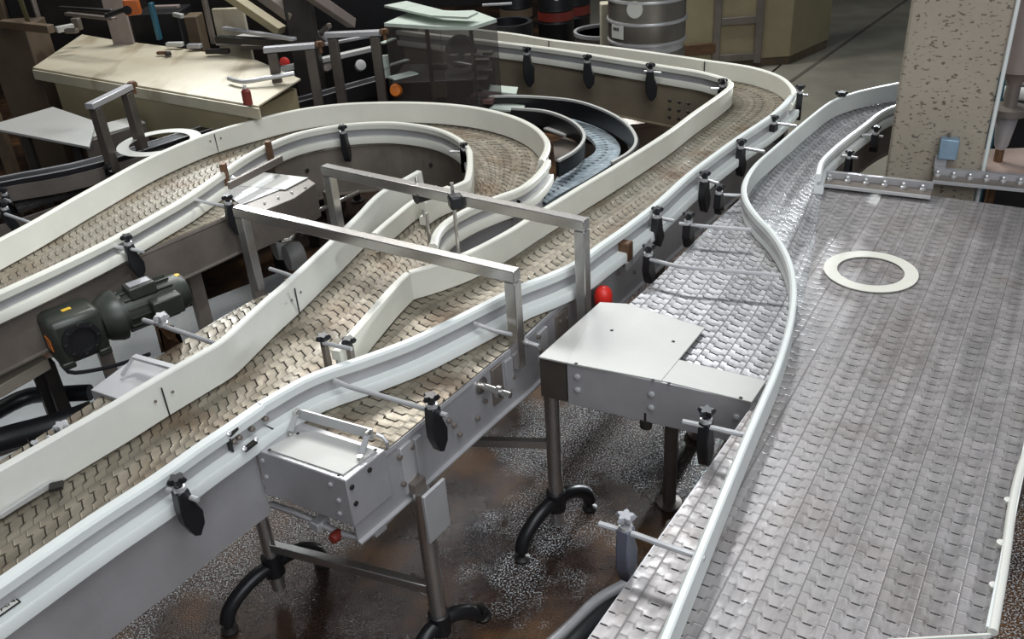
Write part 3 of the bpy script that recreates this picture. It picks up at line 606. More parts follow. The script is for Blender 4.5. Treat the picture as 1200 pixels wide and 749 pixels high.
# wall of the label plate
# ---- legs
def leg(root, px_top, px_bot, z1, r=.024, mt=None, foot=True, name='leg'):
    q = at(px_bot[0], px_bot[1], 0.0) if False else at(px_bot[0], px_bot[1], .05)
    o = MB().lathe((q.x, q.y, .05), [(r, 0), (r, z1-.05)], n=20).build(name, mt or TUBE, root)
    return o, q
def foot_arms(parent, q, ends, zt=.16, r=.026):
    for e in ends:
        e = Vector(e); c = Vector((q.x, q.y, zt)); d = e-c; d.z = 0
        pts = [c, c+d*.35+Vector((0, 0, -.005)), c+d*.7+Vector((0, 0, -.035)), c+d*.93+Vector((0, 0, -.075)), Vector((e.x, e.y, .045))]
        a = MB().tube(smooth_path(pts, .02), r, 12).build('foot_arm', BLACK, parent)
        MB().lathe((e.x, e.y, 0), [(.028, 0), (.03, .012), (.012, .022), (.010, .06)], n=14).build('foot_pad', DARK, a)
    MB().lathe((q.x, q.y, zt-.04), [(.036, 0), (.036, .08), (.026, .085)], n=16).build('foot_hub', BLACK, parent)
oA, qA = leg(S, None, (327, 688), .66)
foot_arms(oA, qA, [at(270, 740, 0), at(378, 662, 0)])
oB, qB = leg(S, None, (517, 741), .66, r=.028)
foot_arms(oB, qB, [at(566, 724, 0), at(480, 790, 0)], zt=.10)
# crossbar
z_ = height((qB.x, qB.y), 500, 706); 
MB().beam((qA.x, qA.y, .25), (qB.x, qB.y, .25), .03, .035).build('cross_bar', TUBE, S, bevel=.003)
p, dd, nn = on_edge(512)
MB().box(Vector((qB.x, qB.y, .60))+nn*.05, (.10, .012, .18), dd).build('leg_bracket', STEELL, S, bevel=.002)
MB().beam((qB.x, qB.y, .67), (qB.x, qB.y, .67)-nn*.3 if False else (qB.x-nn.x*.3, qB.y-nn.y*.3, .67), .05, .04).build('cross_member', STEELD, S)
# ================================================================== BRIDGE BOX BETWEEN CONVEYORS
K = thing('transfer_box', at(720, 440, 0), 'flat topped steel transfer box on round legs between the merging conveyor and the wide table', 'transfer box')
top = px([(631, 418), (703, 354), (737, 356), (826, 384), (794, 421), (898, 446), (881, 471), (664, 425)], .868)
MB().prism([top[0], top[1], top[2], top[7]], .006).build('cover_plate', PLATE, K, bevel=.001)
MB().prism([at(664, 425, .871), at(690, 377, .871), at(737, 356.5, .871), at(826, 384, .871), at(775, 446, .871)], .006).build('cover_plate', PLATE, K, bevel=.001)
MB().prism([at(775, 446, .869), at(794, 421, .869), at(898, 446, .869), at(881, 471, .869)], .006).build('cover_plate', PLATE, K, bevel=.001)
f0, f1, f2 = at(664, 425, .866), at(881, 471, .866), at(898, 446, .866)
MB().prism([f0, f1, f2, at(775, 428, .866), at(690, 400, .866)], .16).build('front_box', STEEL, K, bevel=.002)
MB().prism([at(632, 419, .862), at(663, 425.5, .862), at(690, 399, .862), at(720, 368, .862), at(704, 358, .862)], .15).build('side_box', mat('dark_brown_steel', (.16, .14, .12), .4, .7), K)
df = (f1-f0).normalized(); nF = Vector((df.y, -df.x, 0))
for t, z in ((.06, .82), (.06, .77), (.48, .815), (.48, .765), (.93, .80)):
    MB().lathe(f0.lerp(f1, t)+Vector((0, 0, z-.866)), [(.010, -.002), (.010, .004), (0, .009)], nF, 10).build('bolt', STEELL, K)
for x, y in ((675, 426), (765, 445), (784, 449), (868, 466), (717, 387), (789, 400)):
    MB().lathe(at(x, y, .872), [(.006, 0), (0, .003)], n=8).build('bolt', DARK, K)
oC, qC = leg(K, None, (653, 612), .71, r=.027)
foot_arms(oC, qC, [at(612, 656, 0), at(691, 597, 0)])
oD = MB().lathe(Vector((at(784, 590, .0).x, at(784, 590, 0).y, 0)), [(.05, 0), (.05, .01), (.026, .015), (.026, .71)], n=16).build('leg', STEELD, K)
MB().beam((qC.x, qC.y, .42), (at(540, 517, .42).x, at(540, 517, .42).y, .42), .025, .03).build('cross_bar', TUBE, K)
MB().lathe(at(757, 500, .68), [(.02, 0), (.02, .03), (.012, .03), (.012, .06)], n=12).build('levelling_bolt', DARK, K)
# ================================================================== PORTAL FRAMES
def portal(name, label, post_r, top_r, beam_l, post_l_bottom, zb=.83, w=.04):
    q = at(*post_r, zb); zt = height((q.x, q.y), *top_r)
    A = at(*beam_l, zt); A = Vector((A.x, A.y, zt-.02)); B = Vector((q.x, q.y, zt-.02))
    t = thing(name, (q.x, q.y, zb), label, 'frame', 'portal frames over the conveyors')
    d = (B-A).normalized()
    MB().beam(A, B+d*w/2, w, w).build('cross_beam', TUBE, t, bevel=.003)
    MB().post((q.x, q.y), zb-.06, zt-.041, w, w, d).build('post', TUBE, t, bevel=.003)
    C = A+d*w*.6; zl = height((C.x, C.y), *post_l_bottom)
    MB().post((C.x, C.y), zl, zt-.041, w, w, d).build('post', TUBE, t, bevel=.003)
    return t, A, B
Pf, A1, B1_ = portal('portal_frame', 'front steel portal frame, square tube, spanning the merging slat conveyors', (606, 412), (599, 315), (276, 241), (309, 338), zb=.83)
Pr, A2, B2 = portal('portal_frame', 'rear steel portal frame whose right post stands beside the red button', (684, 362), (679, 256), (379, 193), (404, 268), zb=.83)
# rods and holders hanging from the rear portal
zb2 = B2.z
for x, y, y2 in ((489, 207, 238), (496, 250, 285), (531, 214, 297)):
    q = at(x, (218 if x < 500 else 232), zb2); 
    MB().lathe((q.x, q.y, height((q.x, q.y), x+2, y2)), [(.007, 0), (.007, height((q.x, q.y), x, y)-height((q.x, q.y), x+2, y2))], n=10).build('hanging_rod', TUBE, Pr)
q = at(534, 236, zb2); MB().box(q, (.05, .05, .05), (1, .3, 0)).build('rod_holder', BLACK, Pr, bevel=.008)
a_, b2_ = at(487, 232, zb2-.03), at(512, 224, zb2-.03); MB().tube([a_, b2_], .024, 16).build('rod_holder', BLACK, Pr)
# ================================================================== GEAR MOTOR
G = thing('gear_motor', at(90, 395, .60), 'dark green gear motor with an orange tag bolted to the side of the looping conveyor', 'motor')
zg = .72
m0 = at(86, 388, zg); m1 = at(200, 345, zg+.0); ax = (m1-m0).normalized(); sd = Vector((ax.y, -ax.x, 0))
MB().box(m0, (.20, .17, .19), ax).build('gearbox', GREEN, G, bevel=.025)
MB().lathe(m0+sd*.085, [(.072, 0), (.072, .014), (.052, .016), (.052, .004)], sd, 24).build('output_cover', BLACK, G)
for k in range(8):
    a = math.pi*2*k/8; u = Vector((0, 0, 1))*math.sin(a)+ax*math.cos(a)
    MB().lathe(m0+sd*.097+u*.062, [(.007, 0), (.007, .006), (0, .009)], sd, 8).build('bolt', DARK, G)
for k in (-1, 1): MB().box(m0+sd*.06+ax*.07*k+Vector((0, 0, -.09)), (.05, .06, .03), ax).build('mounting_foot', GREEN, G, bevel=.006)
MB().lathe(m0+ax*.10, [(.075, 0), (.09, .02), (.105, .06), (.105, .078), (.082, .083)], ax, 28).build('motor_flange', GREEN, G)
mo = MB(); mo.lathe(m0+ax*.18, [(.078, 0), (.078, .25), (.066, .28), (.034, .285)], ax, 28)
for k in range(14):
    a = math.pi*2*k/14; u = Vector((0, 0, 1))*math.sin(a)+sd*math.cos(a)
    mo.box(m0+ax*.30+u*.082, (.20, .004, .014), ax, u)
mo.build('motor_housing', GREEN, G)
MB().box(m0+ax*.28+sd*.02+Vector((0, 0, .085)), (.11, .08, .05), ax).build('terminal_box', GREEN, G, bevel=.006)
MB().box(m0+ax*.34+sd*.10+Vector((0, 0, .01)), (.12, .06, .08), ax).build('terminal_box', GREEN, G, bevel=.006)
MB().box(m0+ax*.28+sd*.02+Vector((0, 0, .112)), (.085, .045, .003), ax).build('rating_plate', STEEL, G)
MB().lathe(m0-sd*.08-ax*.04, [(.11, -.05), (.11, -.02), (.08, .0)], sd, 24).build('mounting_flange', BLACK, G)
MB().box(m0-ax*.102+Vector((0, 0, .0))+sd*.03, (.002, .06, .05), ax).build('tag', ORANGE, G)
MB().box(m0+Vector((0, 0, .097)), (.035, .02, .002), ax).build('tag', YELLOW, G)
MB().lathe(m0+ax*.44+Vector((0, 0, .06)), [(.014, 0), (.014, .014), (0, .02)], n=10).build('gland', YELLOW, G)
cb = MB().tube(smooth_path([m0-ax*.06+Vector((0, 0, -.1)), at(80, 436, .62), at(110, 434, .62), at(150, 424, .64), at(175, 415, .68)], .03), .008, 8)
cb.build('power_cable', BLACK, G)
# lower machine frame at far left
Q = thing('machine_stand', at(30, 470, 0), 'brown steel bench frame on square legs at the left edge with black hoses', 'stand')
MB().prism([at(-60, 445, .60), at(0, 420, .60), at(38, 408, .60), at(56, 420, .60), at(0, 452, .60), at(-60, 480, .60)], .05).build('bench_top', mat('bench_sheet', (.36, .32, .26), .5, .2), Q, bevel=.003)
for x, y in ((52, 418), (36, 412)):
    q = at(x, y, .58); MB().post((q.x, q.y), 0, .555, .05, .05, ax).build('leg', DARK, Q, bevel=.003)
MB().beam(at(-60, 545, .3), at(110, 480, .3), .12, .03).build('lower_rail', STEELD, Q, bevel=.003)
for pts, r in (([(-40, 505), (0, 480), (35, 464), (70, 462), (106, 460)], .035), ([(-40, 530), (0, 516), (60, 500), (108, 486)], .05)):
    tag(MB().tube(smooth_path(px(pts, .35), .04), r, 12).build('black_hose', BLACK), 'upper black hose running behind the bench leg' if r < .04 else 'thicker lower black hose beneath the bench frame', 'hose', 'hoses below the left bench')
glare = MB().prism([at(-90, 620, .12), at(-60, 480, .12), at(60, 420, .12), at(130, 395, .12), at(330, 318, .12), at(380, 340, .12), at(120, 520, .12)], .02).build('floor_glare', mat('floor_glare_white', (.85, .88, .88), .35, .1, .1, 25, c2=(.74, .8, .82), bump=.3, bscale=40)); tag(glare, 'large pale painted tray on the floor beneath the looping conveyor', 'glare')  # pale sheet standing in for lit floor; its brightness is in the colour
tag(MB().box(at(408, 205, .5), (.09, .07, .16), (.9, .3, 0)).build('junction_box', mat('grey_blue_box', (.30, .34, .36), .4, .1), None, bevel=.01), 'small grey blue box in the shade behind the left post of the rear portal', 'box')
for pts, r_, m_, lab in (([(312, 262), (322, 282), (340, 281), (346, 262)], .012, TUBE, 'bent steel pipe loop below the cover box, left of the rear portal'), ([(415, 172), (450, 172), (480, 168)], .012, BLACK, 'black cable lying inside the loop near the front bracket'), ([(438, 176), (452, 170)], .014, PLATE, 'short pale strip lying on the cable inside the loop')):
    tag(MB().tube(smooth_path(px(pts, .55 if r_ == .012 and m_ is TUBE else .6), .03), r_, 8).build({TUBE: 'bent_pipe', BLACK: 'cable', PLATE: 'pale_strip'}[m_], m_), lab, 'pipe' if m_ is TUBE else 'cable' if m_ is BLACK else 'strip')
for x, y, lab in ((345, 300, 'pale rounded sack below the front portal beam, left of the loop rail'), (330, 288, 'pale flat tile on the floor left of the rounded sack')):
    q = at(x, y, .3); tag((MB().lathe(q, [(0, -.05), (.07, -.045), (.085, 0), (.07, .045), (0, .05)], (1, .6, 0), 18) if 'sack' in lab else MB().box(q, (.16, .07, .02), (.8, .6, 0))).build('pale_sack' if 'sack' in lab else 'pale_tile', PLATE), lab, 'sack' if 'sack' in lab else 'tile')
# columns under loop
for i, (x, y, w, zt) in enumerate(((300, 330, .05, .66), (232, 345, .06, .66), (345, 350, .05, .60), (128, 430, .05, .66), (392, 265, .05, .7))):
    q = at(x, y, .5); MB().post((q.x, q.y), 0, zt, w, w, (.8, .6, 0)).build('leg', STEELD, Lp, bevel=.003)
q = at(735, 128, .45); tq = thing('round_tank', (q.x, q.y, 0), 'low round dull steel tank standing beneath the back run of the conveyor', 'tank')
MB().lathe((q.x, q.y, 0), [(.34, 0), (.34, .42), (.36, .43), (.36, .46), (.34, .47), (.30, .50), (0, .52)], n=40).build('tank_body', KEGM0, tq)
# legs for the far runs
for x, y in ((560, 60), (700, 75), (830, 95)):
    q = at(x, y-5, .85); MB().lathe((q.x, q.y+.05, 0), [(.05, 0), (.05, .01), (.025, .015), (.025, .62)], n=12).build('leg', STEELD, S)
for x, y in ((790, 240), (880, 165)):
    q = at(x-15, y-6, .85); MB().lathe((q.x, q.y, 0), [(.05, 0), (.05, .01), (.025, .015), (.025, .62)], n=12).build('leg', STEELD, S)
for x, y in ((800, 300), (880, 240)):
    q = at(x+30, y, .85); MB().lathe((q.x, q.y, 0), [(.05, 0), (.05, .01), (.025, .015), (.025, .70)], n=12).build('leg', STEELD, T)
# hoses bottom centre
tag(MB().tube(smooth_path([at(640, 760, .3), at(668, 735, .3), at(700, 705, .3), at(740, 682, .3)], .03), .02, 12).build('grey_hose', STEEL), 'curved grey hose at the bottom edge beside the wide table', 'hose')
tag(MB().tube(smooth_path([at(655, 775, .3), at(690, 738, .3), at(715, 716, .3), at(745, 700, .3)], .03), .032, 12).build('black_hose', BLACKM), 'black hose beneath the grey hose at the bottom edge', 'hose')
# ================================================================== SMALL DARK CURVE CONVEYOR
D = thing('curve_conveyor', at(680, 170, 0), 'small dark curved conveyor with blue grey chain and black rails', 'conveyor')
zc = .72
co_ = px([(560, 121), (600, 124), (640, 132), (680, 142), (706, 152), (722, 164), (727, 177), (718, 191), (700, 203), (680, 215), (655, 228), (640, 238)], zc)
ci_ = px([(560, 131), (600, 133), (640, 138), (665, 147), (685, 157), (697, 168), (697, 178), (686, 186), (670, 193), (656, 203), (645, 220), (628, 232)], zc)
ribbon('chain_belt', CH_B, D, co_, ci_, z=zc)
def thin_rail(root, pts, z, h, side, m=BLACK, t=.02):
    P_ = flat(smooth_path(px(pts, z+h)), z)
    o = MB().sweep(P_, [(0, 0), (0, h), (t, h), (t, 0)], side).build('guide_rail', m, root)
    MB().sweep(P_, [(-.004, h), (-.004, h+.012), (t*.6, h+.012), (t*.6, h)], side).build('edge_cap', PLATE, o)
thin_rail(D, [(560, 115), (600, 114), (640, 116), (674, 120), (705, 130), (730, 144), (742, 158), (744, 170), (735, 181), (716, 192)], zc+.02, .10, 1)
thin_rail(D, [(600, 128), (637, 131), (660, 138), (676, 147), (685, 158), (684, 168), (674, 179), (655, 190)], zc+.02, .08, -1)
MB().sweep(flat(smooth_path(px([(560, 119), (600, 122), (640, 128), (690, 140), (720, 153), (735, 167), (732, 182), (705, 203), (660, 228)], zc)), 0), [(0, zc-.15), (0, zc-.01), (.01, zc-.01), (.01, zc-.15)], 1).build('side_panel', DARK, D)
MB().beam(at(640, 150, zc+.02), at(664, 158, zc+.02), .04, .01).build('support_bar', PLATE, D)
MB().prism([at(648, 167, .6), at(662, 160, .6), at(680, 170, .6), at(666, 190, .6), at(650, 188, .6)], .02).build('bottom_plate', STEELD, D)
for x, y in ((600, 150), (715, 185)):
    q = at(x, y, zc); MB().lathe((q.x, q.y, 0), [(.05, 0), (.05, .01), (.025, .015), (.025, zc-.05)], n=12).build('leg', DARK, D)
for x, y in ((585, 127), (577, 106)):
    MB().prism([at(x-12, y, .8), at(x+28, y+4, .8), at(x+30, y-4, .8), at(x-4, y-7, .8)], .01).build('glide_plate', GREENW, D)
# ================================================================== DARK STRAIGHT CONVEYOR BEHIND
E_ = thing('dark_conveyor', at(200, 180, 0), 'low dark conveyor with black guide strips and small roller chain running behind the looping conveyor', 'conveyor')
ze = .75
ea = px([(-60, 252), (0, 236), (60, 217), (125, 196), (200, 172), (290, 140), (380, 112), (470, 88), (560, 70)], ze)
eb = px([(-60, 268), (0, 251), (60, 233), (130, 210), (210, 182), (300, 150), (390, 122), (480, 97), (570, 78)], ze)
ribbon('chain_belt', CH_D, E_, ea, eb, z=ze)
def strip(pa, pb, m, z, h=.03, w=.03, nm='guide_strip'):
    P_ = smooth_path(px([pa, ((pa[0]+pb[0])/2, (pa[1]+pb[1])/2-2), pb], z), .1)
    o = MB().sweep(flat(P_, z), [(-w/2, -h), (-w/2, 0), (w/2, 0), (w/2, -h)], 1).build(nm, m, E_)
    MB().sweep(flat(P_, z), [(-w/2, 0), (-w/2, .004), (-w/2+.008, .004), (-w/2+.008, 0)], -1).build('edge_cap', STEELL, o)
P_ = smooth_path(px([(-60, 225), (0, 211), (85, 195), (150, 178), (215, 158), (300, 131), (380, 109), (450, 90)], ze+.12), .1)
o_ = MB().sweep(flat(P_, ze+.12), [(-.05, -.09), (-.05, 0), (.05, 0), (.05, -.09)], 1).build('guide_strip', BLACK, E_)
for sg in (-1, 1): MB().sweep(flat(P_, ze+.12), [(sg*.048-.003, 0), (sg*.048-.003, .004), (sg*.048+.003, .004), (sg*.048+.003, 0)], 1).build('edge_cap', STEELL, o_)
MB().sweep(flat(smooth_path(px([(-60, 240), (0, 225), (75, 212), (150, 192), (260, 154), (380, 117), (470, 92)], ze+.08), .1), ze+.02), [(0, 0), (0, .08), (.004, .08), (.004, 0)], 1).build('guide_rail', STEELD, E_)
MB().sweep(flat(smooth_path(px([(-60, 284), (0, 266), (60, 246), (130, 220), (210, 190)], ze-.02), .1), 0), [(0, ze-.16), (0, ze-.01), (.01, ze-.01), (.01, ze-.16)], -1).build('side_panel', STEELD, E_)
for x, y in ((30, 240), (200, 180), (400, 112)):
    q = at(x, y, ze); MB().lathe((q.x, q.y, 0), [(.05, 0), (.05, .01), (.025, .015), (.025, ze-.05)], n=12).build('leg', DARK, E_)
clamp(E_, (126, 196), (128, 208), None, zk=.88, X=(.9, .3, 0), sc_=.9)
clamp(E_, (3, 222), (4, 250), [(2, 232), (12, 236)], zk=.9, X=(.9, .3, 0), sc_=.9)
R2 = (at(236, 160, .92)-at(138, 171, .92)).length/2
ring(at(187, 167, .93), R2*.72, R2, 'white tour marker ring added over the dark guide strips behind the loop', WG)
# U gates over the dark conveyor
def gate(pl, pr, foot_l, foot_r, label, m=mat('worn_dark_tube', (.12, .10, .085), .45, .4), w=.055, zf=.95):
    a = at(*foot_l, zf); b = at(*foot_r, zf); za = height((a.x, a.y), *pl); zb = height((b.x, b.y), *pr); z = (za+zb)/2
    t = thing('gate_frame', ((a.x+b.x)/2, (a.y+b.y)/2, .8), label, 'gate', 'small gate frames over the dark conveyor')
    d = (b-a); d.z = 0; d.normalize()
    MB().post((a.x, a.y), zf-.16, z-.05, w, w*.8, d).build('post', m, t, bevel=.004)
    MB().post((b.x, b.y), zf-.16, z-.05, w, w*.8, d).build('post', m, t, bevel=.004)
    MB().beam(Vector((a.x, a.y, z-.03))-d*w*.8, Vector((b.x, b.y, z-.03))+d*w*.6, w*.9, .03).build('top_bar', STEEL, t, bevel=.004)
    MB().star((b.x+d.x*.06, b.y+d.y*.06, z-.04), .03, .03).build('knob', RUST, t)
gate((103, 110), (145, 103), (127, 178), (162, 158), 'leftmost small gate frame of worn square tube beside the added white tour marker ring')
gate((316, 50), (352, 50), (329, 116), (372, 112), 'middle small gate frame of dark tube beside the dark column')
gate((390, 33), (437, 34), (398, 98), (446, 96), 'right small gate frame of dark tube beside the clear housing')
# steel box under the left gate
o = MB().prism([at(86, 155, .86), at(155, 137, .86), at(170, 145, .86), at(99, 168, .86)], .16).build('housing', STEELD)
t_ = thing('steel_box', at(120, 165, .7), 'dull steel box with a pale top below the leftmost gate frame', 'box'); o.parent = t_; o.matrix_parent_inverse = Matrix.Translation(-t_.location)
MB().prism([at(86, 154, .87), at(155, 136, .87), at(170, 143, .87), at(99, 163, .87)], .008).build('top_plate', PLATE, t_)
# pale shelf at far left
t_ = thing('steel_shelf', at(30, 150, 0), 'pale steel shelf plate at the left edge below the beige hood', 'shelf')
MB().prism([at(-40, 140, .9), at(0, 143, .9), at(62, 125, .9), at(112, 142, .9), at(104, 172, .9), at(0, 152, .9), at(-40, 150, .9)], .015).build('shelf_plate', PLATE, t_, bevel=.002)
for x, y in ((30, 160), (88, 165)):
    q = at(x, y, .88); MB().post((q.x, q.y), 0, .885, .04, .04).build('leg', DARK, t_)
# ================================================================== BEIGE HOOD
H = thing('machine_hood', at(180, 110, 0), 'large beige sheet metal hood with a folded front edge at the upper left', 'hood')
zh = 1.05
hp = px([(38, 79), (96, 40), (130, 46), (210, 56), (300, 70), (352, 92), (302, 124)], zh)
MB().prism(hp, .012).build('hood_top', BEIGEL, H, bevel=.003)
A, B = at(38, 80, zh), at(303, 125, zh); MB().beam(A-Vector((0, 0, .04)), B-Vector((0, 0, .04)), .012, .06).build('folded_edge', BEIGEL, H)
lo = [at(60, 84, zh), at(285, 122, zh), at(345, 92, zh), at(110, 45, zh)]
MB().prism([p-Vector((0, 0, .06)) for p in lo], .25).build('hood_body', BEIGE, H)
for x, y in ((70, 88), (290, 120), (335, 95), (110, 50)):
    q = at(x, y, zh); MB().post((q.x, q.y), 0, .75, .06, .06).build('leg', DARK, H)
MB().tube(smooth_path(px([(268, 92, 1.08), (285, 96, 1.08), (310, 92, 1.09), (345, 86, 1.1)]), .05), .014, 8).build('curved_bar', STEELL, H)
tq = thing('spray_bottle', at(291, 122, 1.05), 'tiny dark red bottle with a pale cap on the beige hood corner', 'bottle')
q = at(291, 122, 1.055); MB().lathe(q, [(.025, 0), (.025, .07), (.012, .085)], n=14).build('bottle', REDD, tq); MB().lathe(q+Vector((0, 0, .085)), [(.01, 0), (.008, .02)], n=10).build('cap', WG, tq)
tq = thing('small_clamp', at(193, 62, 1.055), 'small rusty metal clamp lying on the beige hood', 'tool')
MB().box(at(190, 62, 1.07), (.07, .03, .02), (1, -.2, 0)).build('clamp_body', RUST, tq, bevel=.005); MB().box(at(197, 63, 1.07), (.04, .04, .025), (1, .4, 0)).build('clamp_jaw', DARK, tq, bevel=.005)
hm = BEIGEL.node_tree; N, L = hm.nodes, hm.links; b = N['Principled BSDF']
tc = N.new('ShaderNodeTexCoord'); mp = N.new('ShaderNodeMapping'); mp.inputs['Rotation'].default_value = (0, 0, .5); mp.inputs['Scale'].default_value = (2.2, .5, 1); n1 = N.new('ShaderNodeTexNoise'); n1.inputs['Scale'].default_value = 1.7; n1.inputs['Detail'].default_value = 6
L.new(tc.outputs['Object'], mp.inputs[0]); L.new(mp.outputs[0], n1.inputs['Vector'])
r1 = N.new('ShaderNodeMapRange'); r1.inputs[1].default_value = .55; r1.inputs[2].default_value = .66; r1.inputs[4].default_value = .7; L.new(n1.outputs[0], r1.inputs[0])
mx = N.new('ShaderNodeMixRGB'); mx.inputs[2].default_value = (.26, .20, .11, 1); L.new(r1.outputs[0], mx.inputs[0])
L.new(b.inputs['Base Color'].links[0].from_socket, mx.inputs[1]); L.new(mx.outputs[0], b.inputs['Base Color'])
# ================================================================== BACKGROUND MACHINERY (upper left)
def post_thing(name, top_px, bot_px, zb, w, d, m, label, cat, X=(1, 0, 0), group=None, top_z=None):
    q = at(*bot_px, zb); zt = top_z or height((q.x, q.y), *top_px)
    return tag(MB().post((q.x, q.y), 0, zt, w, d, X).build(name, m, None, bevel=.005), label, cat, group)
post_thing('steel_column', (352, -40), (368, 112), .8, .16, .14, DARK, 'thick dark steel column rising behind the gate frames', 'column')
def sloped(name, a, b, za, zb, w, h, m, label, cat, group=None):
    return tag(MB().beam(at(*a, za), at(*b, zb), w, h).build(name, m, None, bevel=.004), label, cat, group)
sloped('sloping_beam', (240, -25), (330, 36), 1.5, 1.2, .08, .05, BEIGE, 'long beige sloping beam left of the dark column', 'beam', 'sloping beams beside the dark column')
sloped('sloping_beam', (290, -20), (345, 20), 1.5, 1.3, .10, .06, STEELD, 'brown sloping beam touching the left of the dark column', 'beam', 'sloping beams beside the dark column')
sloped('sloping_beam', (355, -12), (412, 27), 1.5, 1.2, .06, .06, PINK, 'reddish sloping beam right of the dark column', 'beam', 'sloping beams beside the dark column')
sloped('cross_rail', (255, 46), (345, 50), 1.15, 1.15, .06, .04, DARK, 'dark level rail crossing left of the dark column', 'rail')
sloped('pale_guide', (282, 92), (445, 55), 1.0, 1.0, .05, .03, PLATE, 'long pale guide bar passing through the gate frames', 'bar')
sloped('pale_guide', (282, 42), (338, 50), 1.1, 1.1, .12, .02, PLATE, 'short pale plate leading to the middle gate frame', 'bar')
post_thing('sheet_screen', (142, -5), (148, 60), 1.0, .16, .02, PINK, 'tall pinkish grey sheet panel standing behind the beige hood', 'panel', X=(1, -.2, 0))
q = at(155, 8, 1.5); t_ = thing('orange_box', (q.x, q.y, 0), 'small orange box with a dark knob, high beside the pinkish panel', 'box')
MB().box(q, (.085, .06, .085), (1, .2, 0)).build('box_body', mat('dull_orange', (.45, .10, .01), .5), t_, bevel=.01); MB().tube([q, q+Vector((-.18, .05, -.05))], .015, 8).build('stem', DARK, t_)
MB().lathe(q+Vector((-.02, -.03, -.01)), [(.025, -.004), (.025, .006), (0, .008)], (0, -1, 0), 14).build('dark_knob', BLACK, t_)
def dbox(name, tl, br, zt, zb_px, m, label, cat, depth=.3, bevel=.01):
    """upright block whose front face fills the picture box tl-br; its foot is on the floor"""
    a = at(tl[0], br[1], zt); 
def block(name, cx, yb, zb, wpx, ytop, depth, m, label, cat, group=None, X=(1, -.05, 0), base=0., parent=None):
    q = at(cx, yb, zb); D_ = (q-Vector((0, 0, CZ))).length; w = wpx*D_/F; zt = height((q.x, q.y), cx, ytop)
    o = MB().box((q.x, q.y+depth/2, (base+zt)/2), (w, depth, zt-base), X).build(name, m, parent, bevel=.01)
    if not parent: tag(o, label, cat, group)
    return o, q, zt
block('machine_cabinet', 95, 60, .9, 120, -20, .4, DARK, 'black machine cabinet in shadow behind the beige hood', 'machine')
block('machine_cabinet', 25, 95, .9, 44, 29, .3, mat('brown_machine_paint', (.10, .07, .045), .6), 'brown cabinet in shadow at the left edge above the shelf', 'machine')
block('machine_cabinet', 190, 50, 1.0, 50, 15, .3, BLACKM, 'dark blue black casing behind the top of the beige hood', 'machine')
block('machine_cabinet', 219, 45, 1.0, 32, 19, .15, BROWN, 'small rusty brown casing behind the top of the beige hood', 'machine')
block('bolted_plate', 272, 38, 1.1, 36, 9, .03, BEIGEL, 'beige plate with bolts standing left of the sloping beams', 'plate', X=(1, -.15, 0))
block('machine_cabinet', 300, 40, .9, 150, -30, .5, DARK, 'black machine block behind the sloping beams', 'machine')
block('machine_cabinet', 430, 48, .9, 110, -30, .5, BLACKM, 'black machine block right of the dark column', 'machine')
post_thing('wooden_post', (8, -30), (8, 180), .5, .07, .07, BROWN, 'worn brown upright post nearest the left edge', 'post', group=None)
post_thing('wooden_post', (24, -20), (38, 120), .5, .05, .05, BROWN, 'thinner brown upright post beside the brown cabinet', 'post')
for i, (x, y, w, h_) in enumerate(((48, 30, .02, .5), (90, 28, .06, .08), (84, 36, .09, .03), (182, 25, .03, .25), (245, 25, .03, .3), (205, 52, .12, .03), (228, 54, .10, .03), (255, 60, .16, .03), (270, 50, .2, .03), (300, 55, .2, .03))):
    lab = ['thin grey rod hanging in the dark at the upper left', 'squarish dull fitting in the dark above the hood', 'small grey bracket in the dark above the hood corner', 'dark blue upright strip behind the hood', 'bent grey pipe beside the brown casing',
           'pale scrap plate on the far hood edge left', 'pale scrap plate on the far hood edge beside the first', 'dark scrap bracket on the far hood edge', 'pale flat bar below the bolted plate', 'long flat bar left of the middle gate'][i]
    q = at(x, y, 1.08 if i in (5, 6, 7, 8, 9) else 1.2); tag(MB().box(q, (w, .04, h_), (1, -.2, 0)).build(['steel_rod', 'round_fitting', 'bracket', 'metal_strip', 'bent_pipe', 'scrap_plate', 'scrap_plate', 'scrap_bracket', 'flat_bar', 'flat_bar'][i], [STEELD, STEELD, STEELD, TEAL, STEELD, PLATE, STEEL, DARK, PLATE, STEELD][i], None, bevel=.006), lab, 'machine part')
